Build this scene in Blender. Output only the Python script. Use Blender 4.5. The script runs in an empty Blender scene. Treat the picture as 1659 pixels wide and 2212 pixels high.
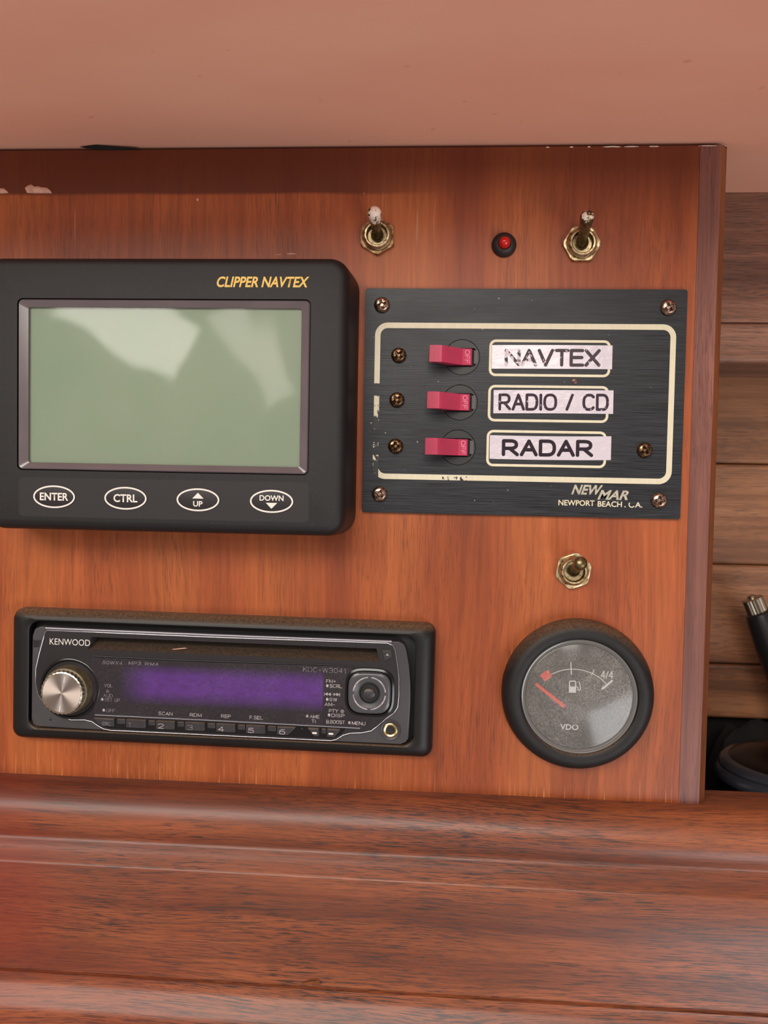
import bpy, bmesh, math, random
from mathutils import Matrix, Vector

# ------------------------------------------------------------------ camera, world, lights
S = bpy.context.scene
COL = S.collection
MM = 0.001
PI = math.pi
DIST = 374.647                       # camera to panel plane, millimetres

cam = bpy.data.cameras.new('camera')
cam_o = bpy.data.objects.new('camera', cam)
COL.objects.link(cam_o)
S.camera = cam_o
cam.sensor_fit = 'VERTICAL'
cam.sensor_height = 36.0
cam.lens = 36.0 * 1900.0 / 2212.0
cam.clip_start = 0.01
right = Vector((0.99718938, 0.07250075, 0.01889381))
up = -Vector((0.02188953, -0.04075023, -0.99892956))
fwd = Vector((-0.07165322, 0.99653553, -0.04222270))
m3 = Matrix((right, up, -fwd)).transposed()
cam_o.matrix_world = Matrix.Translation((0, -DIST * MM, 0)) @ m3.to_4x4()
cam.dof.use_dof = True
cam.dof.focus_distance = 0.365
cam.dof.aperture_fstop = 13.0

W = bpy.data.worlds.new('cabin_ambience')
S.world = W
W.use_nodes = True
W.node_tree.nodes['Background'].inputs[0].default_value = (1.0, 0.84, 0.74, 1)
W.node_tree.nodes['Background'].inputs[1].default_value = 0.37


def area(name, loc, target, sx, sy, radiance, col, roll=0.0):
    l = bpy.data.lights.new(name, 'AREA')
    l.shape = 'RECTANGLE'
    l.size, l.size_y = sx, sy
    l.energy = radiance * PI * sx * sy
    l.color = col
    o = bpy.data.objects.new(name, l)
    COL.objects.link(o)
    o.location = loc
    q = (Vector(target) - Vector(loc)).to_track_quat('-Z', 'Y') @ Matrix.Rotation(math.radians(roll), 3, 'Z').to_quaternion()
    o.rotation_euler = q.to_euler()
    return o


# daylight: the long deck hatch high up behind the viewer and the portlights of the far cabin side
area('deck_hatch', (-0.45, -1.5, 0.70), (0, 0, 0.0), 1.5, 0.5, 10.0, (1.0, 0.94, 0.86))
area('portlight_a', (-0.69, -1.5, 0.31), (-0.3, 0, 0.1), 0.30, 0.12, 7.0, (1.0, 0.93, 0.84), -22)
area('portlight_b', (-0.40, -1.5, 0.24), (-0.2, 0, 0.1), 0.09, 0.26, 3.5, (1.0, 0.90, 0.82), 26)
area('portlight_c', (0.13, -1.5, 0.30), (0.1, 0, 0.1), 0.24, 0.16, 9.0, (1.0, 0.95, 0.88))
area('companionway', (0.80, -1.25, -0.78), (0.05, 0, -0.1), 0.75, 0.62, 7.0, (0.97, 0.98, 1.0), 30)

S.view_settings.view_transform = 'Standard'
S.view_settings.look = 'None'
S.view_settings.exposure = 0.0
S.view_settings.gamma = 1.0
S.view_settings.use_curve_mapping = False
random.seed(7)


# ------------------------------------------------------------------ material helpers
class NT:
    def __init__(self, name):
        self.m = bpy.data.materials.new(name)
        self.m.use_nodes = True
        self.t = self.m.node_tree
        self.b = self.t.nodes['Principled BSDF']
        self.out = self.t.nodes['Material Output']
        self.tc = None

    def n(self, kind, **kw):
        nd = self.t.nodes.new(kind)
        for k, v in kw.items():
            setattr(nd, k, v)
        return nd

    def link(self, a, b):
        self.t.links.new(a, b)

    def obj(self):
        if not self.tc:
            self.tc = self.n('ShaderNodeTexCoord')
        return self.tc.outputs['Object']

    def map(self, scale, vec=None, loc=(0, 0, 0)):
        mp = self.n('ShaderNodeMapping')
        mp.inputs['Scale'].default_value = scale
        mp.inputs['Location'].default_value = loc
        self.link(vec or self.obj(), mp.inputs['Vector'])
        return mp.outputs[0]

    def noise(self, scale, detail=2.0, rough=0.5, vec=None, loc=(0, 0, 0), dist=0.0):
        nz = self.n('ShaderNodeTexNoise')
        nz.inputs['Scale'].default_value = 1.0
        nz.inputs['Detail'].default_value = detail
        nz.inputs['Roughness'].default_value = rough
        nz.inputs['Distortion'].default_value = dist
        self.link(self.map(scale, vec, loc), nz.inputs['Vector'])
        return nz.outputs['Fac']

    def ramp(self, fac, stops):
        r = self.n('ShaderNodeValToRGB')
        el = r.color_ramp.elements
        while len(el) > 1:
            el.remove(el[-1])
        el[0].position, el[0].color = stops[0][0], c4(stops[0][1])
        for p, c in stops[1:]:
            e = el.new(p)
            e.color = c4(c)
        self.link(fac, r.inputs[0])
        return r.outputs[0]

    def rng(self, fac, a, b, c=0.0, d=1.0):
        r = self.n('ShaderNodeMapRange')
        self.link(fac, r.inputs[0])
        for i, v in enumerate((a, b, c, d)):
            r.inputs[i + 1].default_value = v
        return r.outputs[0]

    def math(self, op, a, b=None):
        r = self.n('ShaderNodeMath', operation=op)
        for i, v in enumerate((a, b)):
            if v is None:
                continue
            if isinstance(v, (int, float)):
                r.inputs[i].default_value = v
            else:
                self.link(v, r.inputs[i])
        return r.outputs[0]

    def mix(self, fac, a, b, blend='MIX'):
        r = self.n('ShaderNodeMix', data_type='RGBA', blend_type=blend)
        for sock, v in ((r.inputs[0], fac), (r.inputs[6], a), (r.inputs[7], b)):
            if isinstance(v, (int, float)):
                sock.default_value = v
            elif isinstance(v, (tuple, list)):
                sock.default_value = c4(v)
            else:
                self.link(v, sock)
        return r.outputs[2]

    def sep(self, vec=None):
        s = self.n('ShaderNodeSeparateXYZ')
        self.link(vec or self.obj(), s.inputs[0])
        return s.outputs

    def bump(self, h, strength=0.2, dist=0.001):
        b = self.n('ShaderNodeBump')
        b.inputs['Strength'].default_value = strength
        b.inputs['Distance'].default_value = dist
        self.link(h, b.inputs['Height'])
        self.link(b.outputs[0], self.b.inputs['Normal'])
        return b.outputs[0]

    def set(self, color=None, rough=None, metal=None, spec=None, coat=None, coat_rough=None):
        for k, v in (('Base Color', color), ('Roughness', rough), ('Metallic', metal),
                     ('Specular IOR Level', spec), ('Coat Weight', coat), ('Coat Roughness', coat_rough)):
            if v is None:
                continue
            if isinstance(v, (int, float)):
                self.b.inputs[k].default_value = v
            elif isinstance(v, (tuple, list)):
                self.b.inputs[k].default_value = c4(v)
            else:
                self.link(v, self.b.inputs[k])
        return self


def c4(c):
    return (c[0], c[1], c[2], 1.0)


def srgb(r, g, b):
    f = lambda x: (x / 255 / 12.92) if x / 255 <= 0.04045 else ((x / 255 + 0.055) / 1.055) ** 2.4
    return (f(r), f(g), f(b))


def plain(name, color, rough=0.5, metal=0.0, spec=0.5, coat=0.0, grain=None, var=None, dust=0.0):
    """one plain material; grain=(scale/m, strength) fine relief, var=(scale/m, amount) mottling, dust on upward faces"""
    k = NT(name)
    col = color
    if var:
        f = k.noise((var[0],) * 3, 3.0)
        col = k.mix(k.rng(f, 0.3, 0.7), tuple(x * (1 - var[1]) for x in color), tuple(min(1, x * (1 + var[1])) for x in color))
    if dust:
        g = k.n('ShaderNodeNewGeometry')
        z = k.sep(g.outputs['Normal'])[2]
        f = k.noise((900, 900, 900), 3.0, 0.7)
        d = k.math('MULTIPLY', k.rng(z, 0.25, 0.85), k.rng(f, 0.3, 0.65, 0.35, 1.0))
        d = k.math('MULTIPLY', d, dust)
        col = k.mix(d, col, srgb(120, 92, 70))
    k.set(col, rough, metal, spec, coat)
    if coat:
        k.b.inputs['Coat Roughness'].default_value = 0.12
    if grain:
        k.bump(k.noise((grain[0],) * 3, 2.0), grain[1], 0.0004)
    return k.m


def wood(name, light, mid, dark, pore, grain='Z', rough=0.42, coat=0.15, band=55.0, pore_amt=0.8, seed=0.0, dirt=None, stain=None):
    """varnished timber. grain axis X or Z; band = stripes per metre across the grain"""
    k = NT(name)

    def sc(across, along):
        return (along, across, across) if grain == 'X' else (across, across, along)
    # slow wander of the grain
    wob = k.n('ShaderNodeTexNoise')
    wob.inputs['Scale'].default_value = 1.0
    wob.inputs['Detail'].default_value = 1.0
    k.link(k.map(sc(14, 7), None, (seed, seed * 1.7, seed * 0.6)), wob.inputs['Vector'])
    off = k.n('ShaderNodeVectorMath', operation='MULTIPLY_ADD')
    k.link(wob.outputs['Color'], off.inputs[0])
    off.inputs[1].default_value = (0.012, 0.012, 0.012)
    k.link(k.obj(), off.inputs[2])
    v = off.outputs[0]
    L = (seed * 3.1, seed * 1.3, seed * 2.3)
    stripes = k.noise(sc(band, 2.0), 2.0, 0.55, v, L)
    col = k.ramp(stripes, [(0.30, dark), (0.47, mid), (0.66, light)])
    fibre = k.noise(sc(band * 14, 22), 3.0, 0.6, v, L)
    col = k.mix(1.0, col, k.ramp(fibre, [(0.28, (0.76, 0.74, 0.72)), (0.72, (1.14, 1.14, 1.13))]), 'MULTIPLY')
    flame = k.noise(sc(30, 13), 2.0, 0.5, v, (L[0] + 4, L[1], L[2]))
    col = k.mix(1.0, col, k.ramp(flame, [(0.3, (0.86, 0.84, 0.82)), (0.7, (1.10, 1.10, 1.10))]), 'MULTIPLY')
    pn = k.noise(sc(2000, 95), 2.0, 0.55, v, (L[0], L[1] + 9, L[2]))
    pz = k.noise(sc(38, 16), 2.0, 0.5, v, (L[0] + 7, L[1], L[2]))
    pf = k.math('MULTIPLY', k.rng(pn, 0.55, 0.64), k.rng(pz, 0.40, 0.62, 0.2, 1.0))
    pf = k.math('MULTIPLY', pf, pore_amt)
    col = k.mix(pf, col, pore)
    if dirt:       # grey worn-in streaks along the grain
        dn = k.noise(sc(1900, 70), 5.0, 0.72, v, (L[0] + 2, L[1] + 3, L[2]))
        dz = k.noise(sc(26, 9), 2.0, 0.5, v, (L[0] + 1, L[1] + 5, L[2]))
        df = k.math('MULTIPLY', k.rng(dn, 0.50, 0.60), k.rng(dz, 0.32, 0.55, 0.2, 1.0))
        col = k.mix(k.math('MULTIPLY', df, dirt[1]), col, dirt[0])
    if stain:
        col = stain(k, col)
    k.set(col, rough, 0.0, 0.33, coat)
    k.b.inputs['Coat Roughness'].default_value = 0.28
    k.bump(k.math('ADD', k.math('MULTIPLY', fibre, 0.5), k.math('MULTIPLY', pf, -0.6)), 0.16, 0.0003)
    return k.m


# ------------------------------------------------------------------ mesh helpers: points are (x, z, d) in mm, d towards the viewer
def tagk(o, label=None, cat=None, group=None, kind=None):
    for a, b in (('label', label), ('category', cat), ('group', group), ('kind', kind)):
        if b:
            o[a] = b
    return o


def thing(name, label, cat, x, z, rot=0.0, group=None, d=0.0):
    o = bpy.data.objects.new(name, None)
    COL.objects.link(o)
    o.empty_display_size = 0.01
    o.location = (x * MM, -d * MM, z * MM)
    o.rotation_euler = (0, math.radians(rot), 0)
    return tagk(o, label, cat, group)


def mk(name, verts, faces, mat, parent=None, smooth=None, bevel=None, recalc=True, loc=None):
    bm = bmesh.new()
    vs = [bm.verts.new((x * MM, -d * MM, z * MM)) for x, z, d in verts]
    for f in faces:
        try:
            bm.faces.new([vs[i] for i in f])
        except ValueError:
            pass
    return fin(name, bm, mat, parent, smooth, bevel, recalc, loc)


def fin(name, bm, mat, parent=None, smooth=None, bevel=None, recalc=True, loc=None):
    if recalc:
        bmesh.ops.recalc_face_normals(bm, faces=bm.faces)
    me = bpy.data.meshes.new(name)
    bm.to_mesh(me)
    bm.free()
    me.materials.append(mat)
    o = bpy.data.objects.new(name, me)
    COL.objects.link(o)
    if parent is not None:
        o.parent = parent
    if loc:
        o.location = (loc[0] * MM, -loc[2] * MM, loc[1] * MM)
    if bevel:
        b = o.modifiers.new('bevel', 'BEVEL')
        b.width = bevel[0] * MM
        b.segments = bevel[1]
        b.limit_method = 'ANGLE'
        b.angle_limit = math.radians(35)
        for p in me.polygons:
            p.use_smooth = True
        me.set_sharp_from_angle(angle=math.radians(50))
    if smooth is not None:
        for p in me.polygons:
            p.use_smooth = True
        me.set_sharp_from_angle(angle=math.radians(smooth))
    return o


def rrect(cx, cz, w, h, r, n=6):
    if r <= 0:
        return [(cx + w / 2, cz + h / 2), (cx - w / 2, cz + h / 2), (cx - w / 2, cz - h / 2), (cx + w / 2, cz - h / 2)]
    out = []
    for q, (sx, sz) in enumerate(((1, 1), (-1, 1), (-1, -1), (1, -1))):
        for i in range(n + 1):
            a = PI / 2 * (q + i / n)
            out.append((cx + sx * (w / 2 - r) + r * math.cos(a), cz + sz * (h / 2 - r) + r * math.sin(a)))
    return out


def circ(cx, cz, r, n=40, rz=None):
    return [(cx + r * math.cos(2 * PI * i / n), cz + (rz or r) * math.sin(2 * PI * i / n)) for i in range(n)]


def squircle(cx, cz, a, b, e=4.0, n=48):
    out = []
    for i in range(n):
        t = 2 * PI * i / n
        c, s = math.cos(t), math.sin(t)
        out.append((cx + a * math.copysign(abs(c) ** (2 / e), c), cz + b * math.copysign(abs(s) ** (2 / e), s)))
    return out


def fill(bm, loops, d):
    """flat region between an outer loop and holes, at depth d; returns the vertex loops"""
    vl, edges = [], []
    for lp in loops:
        vs = [bm.verts.new((x * MM, -d * MM, z * MM)) for x, z in lp]
        vl.append(vs)
        for i in range(len(vs)):
            edges.append(bm.edges.new((vs[i], vs[(i + 1) % len(vs)])))
    bmesh.ops.triangle_fill(bm, use_beauty=True, use_dissolve=False, edges=edges, normal=(0, -1, 0))
    return vl


def plate(name, outer, holes, d0, d1, mat, parent=None, bevel=None, back=False, smooth=None):
    bm = bmesh.new()
    vl = fill(bm, [outer] + list(holes), d1)
    for vs, lp in zip(vl, [outer] + list(holes)):
        lo = [bm.verts.new((x * MM, -d0 * MM, z * MM)) for x, z in lp]
        for i in range(len(vs)):
            j = (i + 1) % len(vs)
            bm.faces.new((vs[i], vs[j], lo[j], lo[i]))
        if back and vs is vl[0] and not holes:
            bm.faces.new(lo)
    return fin(name, bm, mat, parent, smooth if smooth is not None else 40, bevel)


def loft(name, rings, mat, parent=None, cap=True, holes=(), smooth=40, cap_back=False, loc=None):
    """rings: list of (loop, d) with equal point counts, back to front"""
    bm = bmesh.new()
    prev = None
    for k, (lp, d) in enumerate(rings):
        if k == len(rings) - 1 and cap and holes:
            vl = fill(bm, [lp] + list(holes), d)
            vs = vl[0]
            for hv, hl in zip(vl[1:], holes):
                lo = [bm.verts.new((x * MM, -(d - 4) * MM, z * MM)) for x, z in hl]
                for i in range(len(hv)):
                    j = (i + 1) % len(hv)
                    bm.faces.new((hv[i], hv[j], lo[j], lo[i]))
        else:
            if isinstance(d, (list, tuple)):
                vs = [bm.verts.new((x * MM, -dd * MM, z * MM)) for (x, z), dd in zip(lp, d)]
            else:
                vs = [bm.verts.new((x * MM, -d * MM, z * MM)) for x, z in lp]
        if prev:
            for i in range(len(vs)):
                j = (i + 1) % len(vs)
                bm.faces.new((prev[i], prev[j], vs[j], vs[i]))
        elif cap_back:
            bm.faces.new(vs)
        prev = vs
    if cap and not holes:
        bm.faces.new(prev)
    return fin(name, bm, mat, parent, smooth, loc=loc)


def lathe(name, prof, mat, parent=None, cx=0, cz=0, n=48, smooth=35, cap=True, loc=None):
    rings = [(circ(cx, cz, max(r, 0.01), n), d) for r, d in prof]
    return loft(name, rings, mat, parent, cap, smooth=smooth, loc=loc)


def box(name, x0, x1, z0, z1, d0, d1, mat, parent=None, bevel=None):
    v = [(x, z, d) for x in (x0, x1) for z in (z0, z1) for d in (d0, d1)]
    f = [(0, 1, 3, 2), (4, 6, 7, 5), (0, 4, 5, 1), (2, 3, 7, 6), (0, 2, 6, 4), (1, 5, 7, 3)]
    return mk(name, v, f, mat, parent, bevel=bevel)


def ribbon(bm, pts, t, d, closed=False, caps=True):
    """flat stroke of width t along 2D points at depth d (mm)"""
    n = len(pts)
    L, R_ = [], []
    for i in range(n):
        if closed:
            a, b = pts[(i - 1) % n], pts[(i + 1) % n]
            p0, p1 = pts[(i - 1) % n], pts[(i + 1) % n]
        else:
            p0, p1 = pts[max(i - 1, 0)], pts[min(i + 1, n - 1)]
        c = pts[i]
        e1 = Vector((c[0] - p0[0], c[1] - p0[1]))
        e2 = Vector((p1[0] - c[0], p1[1] - c[1]))
        if e1.length < 1e-6:
            e1 = e2
        if e2.length < 1e-6:
            e2 = e1
        e1.normalize()
        e2.normalize()
        tn = (e1 + e2)
        if tn.length < 1e-4:
            tn = e1.copy()
        tn.normalize()
        nx, nz = -tn.y, tn.x
        ca = max(0.45, abs(tn.dot(e1)))
        w = t / 2 / ca
        L.append(bm.verts.new(((c[0] + nx * w) * MM, -d * MM, (c[1] + nz * w) * MM)))
        R_.append(bm.verts.new(((c[0] - nx * w) * MM, -d * MM, (c[1] - nz * w) * MM)))
    for i in range(n if closed else n - 1):
        j = (i + 1) % n
        bm.faces.new((L[i], R_[i], R_[j], L[j]))
    if caps and not closed:
        for c, q in ((pts[0], pts[1]), (pts[-1], pts[-2])):
            a0 = math.atan2(c[1] - q[1], c[0] - q[0])
            bm.faces.new([bm.verts.new(((c[0] + t / 2 * math.cos(a0 + PI * (i / 6 - .5))) * MM, -d * MM, (c[1] + t / 2 * math.sin(a0 + PI * (i / 6 - .5))) * MM)) for i in range(7)])


def face_out(bm):
    for f in bm.faces:
        f.normal_update()
        if f.normal.y > 0:
            f.normal_flip()


def line_print(name, loops, t, d, mat, parent, closed=True):
    bm = bmesh.new()
    for lp in loops:
        ribbon(bm, lp, t, d, closed)
    face_out(bm)
    return fin(name, bm, mat, parent, recalc=False)


def poly_print(name, polys, d, mat, parent):
    bm = bmesh.new()
    for p in polys:
        bm.faces.new([bm.verts.new((x * MM, -d * MM, z * MM)) for x, z in p])
    face_out(bm)
    return fin(name, bm, mat, parent, recalc=False)


def tube3(name, pts, r, mat, parent=None, closed=False, n=8, smooth=60):
    """round wire along 3D points (x, z, d)"""
    bm = bmesh.new()
    P = [Vector((x * MM, -d * MM, z * MM)) for x, z, d in pts]
    rings = []
    for i, p in enumerate(P):
        a = P[(i - 1) % len(P)] if closed or i > 0 else p
        b = P[(i + 1) % len(P)] if closed or i < len(P) - 1 else p
        t = (b - a).normalized()
        u = t.cross(Vector((0, 1, 0.01))).normalized()
        v = t.cross(u)
        rings.append([bm.verts.new(p + (u * math.cos(2 * PI * k / n) + v * math.sin(2 * PI * k / n)) * r * MM) for k in range(n)])
    for i in range(len(rings) if closed else len(rings) - 1):
        A, B = rings[i], rings[(i + 1) % len(rings)]
        for k in range(n):
            bm.faces.new((A[k], A[(k + 1) % n], B[(k + 1) % n], B[k]))
    if not closed:
        bm.faces.new(rings[0])
        bm.faces.new(rings[-1])
    return fin(name, bm, mat, parent, smooth)


def arc(cx, cz, rx, rz, a0, a1, n=12):
    return [(cx + rx * math.cos(math.radians(a0 + (a1 - a0) * i / n)), cz + rz * math.sin(math.radians(a0 + (a1 - a0) * i / n))) for i in range(n + 1)]


# a stroke alphabet in a unit box (advance width, polylines)
def sup(cx, cz, rx, rz, a0, a1, e=2.5, n=20):
    out = []
    for i in range(n + 1):
        t = math.radians(a0 + (a1 - a0) * i / n)
        c, s = math.cos(t), math.sin(t)
        out.append((cx + rx * math.copysign(abs(c) ** (2 / e), c), cz + rz * math.copysign(abs(s) ** (2 / e), s)))
    return out


def bowl(x0, x1, z0, z1):
    rz = (z1 - z0) / 2
    return [(x0, z1)] + sup(x0 + (x1 - x0) * 0.5, z0 + rz, (x1 - x0) * 0.5, rz, 90, -90) + [(x0, z0)]


GL = {
    'A': (1.0, [[(0, 0), (.5, 1), (1, 0)], [(.2, .36), (.8, .36)]]),
    'B': (.9, [[(0, 0), (0, 1)], bowl(0, .85, .52, 1), bowl(0, .9, 0, .52)]),
    'C': (.98, [sup(.52, .5, .5, .5, 42, 318)]),
    'D': (.95, [[(0, 0), (0, 1)], bowl(0, .95, 0, 1)]),
    'E': (.85, [[(.85, 0), (0, 0), (0, 1), (.83, 1)], [(0, .52), (.78, .52)]]),
    'F': (.8, [[(0, 0), (0, 1), (.8, 1)], [(0, .5), (.7, .5)]]),
    'G': (1.0, [sup(.52, .5, .5, .5, 42, 330) + [(.98, .46), (.6, .46)]]),
    'I': (.12, [[(.06, 0), (.06, 1)]]),
    'K': (.9, [[(0, 0), (0, 1)], [(.88, 1), (0, .4)], [(.3, .6), (.92, 0)]]),
    'L': (.8, [[(0, 1), (0, 0), (.78, 0)]]),
    'M': (1.1, [[(0, 0), (0, 1), (.55, .1), (1.1, 1), (1.1, 0)]]),
    'N': (.95, [[(0, 0), (0, 1), (.95, 0), (.95, 1)]]),
    'O': (1.05, [sup(.525, .5, .525, .5, 90, 450, 2.5, 30)]),
    'P': (.88, [[(0, 0), (0, 1)], bowl(0, .88, .42, 1)]),
    'R': (.95, [[(0, 0), (0, 1)], bowl(0, .88, .45, 1), [(.42, .45), (.95, 0)]]),
    'S': (.9, [sup(.45, .75, .42, .25, 25, 270, 2.5, 14) + sup(.45, .25, .45, .25, 90, -155, 2.5, 14)]),
    'T': (.9, [[(0, 1), (.9, 1)], [(.45, 1), (.45, 0)]]),
    'U': (.95, [[(0, 1)] + sup(.475, .4, .475, .4, 180, 360) + [(.95, 1)]]),
    'V': (.98, [[(0, 1), (.49, 0), (.98, 1)]]),
    'W': (1.35, [[(0, 1), (.33, 0), (.675, 1), (1.02, 0), (1.35, 1)]]),
    'X': (.95, [[(0, 0), (.95, 1)], [(0, 1), (.95, 0)]]),
    'Y': (.95, [[(0, 1), (.475, .48), (.95, 1)], [(.475, .48), (.475, 0)]]),
    '0': (.9, [sup(.45, .5, .45, .5, 90, 450, 2.5, 30)]),
    '1': (.4, [[(.05, .78), (.35, 1), (.35, 0)]]),
    '2': (.85, [sup(.42, .72, .42, .28, 165, -35) + [(0, 0), (.85, 0)]]),
    '3': (.85, [sup(.4, .75, .42, .25, 150, -90) + sup(.4, .25, .45, .25, 90, -150)]),
    '4': (.9, [[(.65, 0), (.65, 1), (0, .3), (.9, .3)]]),
    '5': (.85, [[(.8, 1), (.1, 1), (.05, .55)] + sup(.4, .31, .45, .31, 120, -155)]),
    '6': (.85, [[(.78, 1), (.34, 1), (.1, .86), (.01, .6), (0, .32)], sup(.43, .32, .43, .32, 180, 540)]),
    '/': (.5, [[(0, 0), (.5, 1)]]),
    '.': (.1, [[(.04, 0), (.06, .02)]]),
    '-': (.6, [[(0, .45), (.6, .45)]]),
    '+': (.7, [[(0, .45), (.7, .45)], [(.35, .1), (.35, .8)]]),
    ' ': (.45, []),
}


def stroke_text(name, text, x, z, h, width, t, d, mat, parent, gap=0.28, rot=0.0, slant=0.0, bm=None):
    """letters of height h fitted to a total width, stroke t, lower-left corner (x, z)"""
    own = bm is None
    if own:
        bm = bmesh.new()
    tot = sum(GL[c][0] for c in text) + gap * (len(text) - 1)
    k = width / tot
    cx = 0.0
    ca, sa = math.cos(math.radians(rot)), math.sin(math.radians(rot))
    for c in text:
        w, st = GL[c]
        lay = 0
        for pl in st:
            pts = []
            for px, pz in pl:
                ux, uz = (cx + px) * k + slant * pz * h, pz * h
                pts.append((x + ux * ca - uz * sa, z + ux * sa + uz * ca))
            pts = [p for i, p in enumerate(pts) if i == 0 or (p[0] - pts[i - 1][0]) ** 2 + (p[1] - pts[i - 1][1]) ** 2 > 1e-6]
            if len(pts) > 8 and (pts[0][0] - pts[-1][0]) ** 2 + (pts[0][1] - pts[-1][1]) ** 2 < (0.02 * h) ** 2:
                ribbon(bm, pts[:-1], t, d + .02 * lay, closed=True)
                lay += 1
                continue
            # split at sharp corners so the stroke keeps an even width
            seg = [pts[0]]
            for i in range(1, len(pts)):
                seg.append(pts[i])
                if i < len(pts) - 1:
                    a = Vector(pts[i]) - Vector(pts[i - 1])
                    b = Vector(pts[i + 1]) - Vector(pts[i])
                    if a.angle(b) > 0.7:
                        ribbon(bm, seg, t, d + .02 * lay)
                        lay += 1
                        seg = [pts[i]]
            ribbon(bm, seg, t, d + .02 * lay)
            lay += 1
        cx += w + gap
    if own:
        face_out(bm)
        return fin(name, bm, mat, parent, recalc=False)


def font_text(name, text, x, z, h, width, d, mat, parent, shear=0.0, bold=0.0, align='L'):
    """built-in outline letters fitted to cap height h and width, lower-left at (x, z)"""
    cu = bpy.data.curves.new(name, 'FONT')
    cu.body = text
    cu.size = 1.0
    cu.shear = shear
    cu.offset = bold
    cu.resolution_u = 4
    o = bpy.data.objects.new(name, cu)
    COL.objects.link(o)
    bpy.context.view_layer.update()
    dg = bpy.context.evaluated_depsgraph_get()
    me = bpy.data.meshes.new_from_object(o.evaluated_get(dg))
    bpy.data.objects.remove(o)
    bpy.data.curves.remove(cu)
    xs = [v.co.x for v in me.vertices]
    ys = [v.co.y for v in me.vertices]
    x0, x1, y0, y1 = min(xs), max(xs), min(ys), max(ys)
    for v in me.vertices:
        px = x + (v.co.x - x0) / (x1 - x0) * width
        pz = z + (v.co.y - y0) / (y1 - y0) * h
        v.co = (px * MM, -d * MM, pz * MM)
    me.update()
    bm = bmesh.new()
    bm.from_mesh(me)
    bpy.data.meshes.remove(me)
    face_out(bm)
    return fin(name, bm, mat, parent, recalc=False)


# ------------------------------------------------------------------ materials
def strip_and_shade(k, col):
    """unfaded varnish left by an old batten, plus ceiling shade painted along the top"""
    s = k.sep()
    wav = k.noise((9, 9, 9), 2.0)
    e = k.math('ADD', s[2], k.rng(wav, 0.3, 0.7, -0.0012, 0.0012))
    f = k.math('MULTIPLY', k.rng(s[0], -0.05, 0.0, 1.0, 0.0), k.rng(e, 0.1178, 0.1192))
    f = k.math('ADD', f, k.math('MULTIPLY', k.rng(s[0], -0.05, 0.0), k.rng(e, 0.108, 0.130)))  # soft right-hand part of the band is ceiling shade put into the colour
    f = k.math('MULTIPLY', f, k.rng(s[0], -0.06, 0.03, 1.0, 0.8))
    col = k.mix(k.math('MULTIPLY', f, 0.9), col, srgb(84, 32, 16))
    # scuffs: pale vertical scratches under the batten line
    sc = k.noise((420, 420, 16), 2.0, 0.5, None, (3, 3, 1))
    g = k.math('MULTIPLY', k.rng(sc, 0.66, 0.74), k.rng(s[2], 0.088, 0.100))
    g = k.math('MULTIPLY', g, k.rng(s[2], 0.112, 0.122, 1.0, 0.0))
    col = k.mix(k.math('MULTIPLY', g, 0.35), col, srgb(205, 160, 130))
    br = k.noise((900, 900, 30), 2.0, 0.5, None, (8, 3, 1))
    g = k.math('MULTIPLY', k.rng(br, 0.60, 0.68), k.rng(s[2], -0.1365, -0.126, 1.0, 0.0))
    col = k.mix(k.math('MULTIPLY', g, 0.42), col, srgb(236, 172, 112))
    return col


def red_left(k, col):
    s = k.sep()
    n = k.noise((16, 16, 16), 2.0)
    f = k.math('MULTIPLY', k.rng(s[0], -0.19, -0.09, 1.0, 0.0), k.rng(n, 0.3, 0.6))
    return k.mix(k.math('MULTIPLY', f, 0.6), col, srgb(126, 42, 25))


M = {}
M['veneer'] = wood('veneer', srgb(173, 93, 47), srgb(155, 76, 37), srgb(133, 61, 30), srgb(90, 42, 23), 'Z', 0.42, 0.10, 36.0, 0.48, 1.3, stain=strip_and_shade)
M['lipping'] = wood('lipping', srgb(148, 96, 84), srgb(122, 76, 66), srgb(98, 58, 52), srgb(72, 44, 42), 'Z', 0.44, 0.12, 90.0, 0.6, 5.1)
M['lipping_edge'] = wood('lipping_edge', srgb(150, 92, 56), srgb(124, 70, 40), srgb(98, 54, 32), srgb(76, 42, 28), 'Z', 0.5, 0.08, 90.0, 0.6, 6.4)
M['mould'] = wood('mould', srgb(160, 90, 56), srgb(130, 70, 46), srgb(98, 51, 37), srgb(54, 36, 31), 'X', 0.44, 0.30, 60.0, 0.95, 2.2, dirt=(srgb(56, 45, 44), 0.95), stain=red_left)
M['beam'] = wood('beam', srgb(168, 122, 100), srgb(142, 98, 78), srgb(108, 70, 55), srgb(72, 48, 42), 'X', 0.5, 0.1, 70.0, 0.85, 8.2, dirt=(srgb(92, 74, 68), 0.7))
M['plank'] = wood('plank', srgb(176, 122, 86), srgb(148, 98, 66), srgb(112, 72, 50), srgb(78, 52, 40), 'X', 0.5, 0.1, 90.0, 0.85, 3.7, dirt=(srgb(96, 72, 60), 0.6))
M['dark_wood'] = wood('dark_wood', srgb(92, 52, 36), srgb(74, 40, 28), srgb(58, 30, 22), srgb(40, 22, 18), 'X', 0.6, 0.0, 60.0, 0.6, 4.4)

k = NT('headliner')
f = k.noise((8, 14, 14), 3.0, 0.55)
g = k.noise((1400, 1400, 1400), 2.0, 0.6)
sp = k.noise((150, 150, 150), 1.0)
col = k.mix(k.rng(f, 0.3, 0.7), srgb(244, 174, 148), srgb(250, 186, 160))
col = k.mix(k.math('MULTIPLY', k.rng(sp, 0.74, 0.80), 0.3), col, srgb(170, 110, 90))
k.set(col, 0.62, 0, 0.35)
k.bump(k.math('ADD', k.math('MULTIPLY', g, 0.25), k.math('MULTIPLY', f, 3.0)), 0.25, 0.0006)
M['headliner'] = k.m

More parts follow.
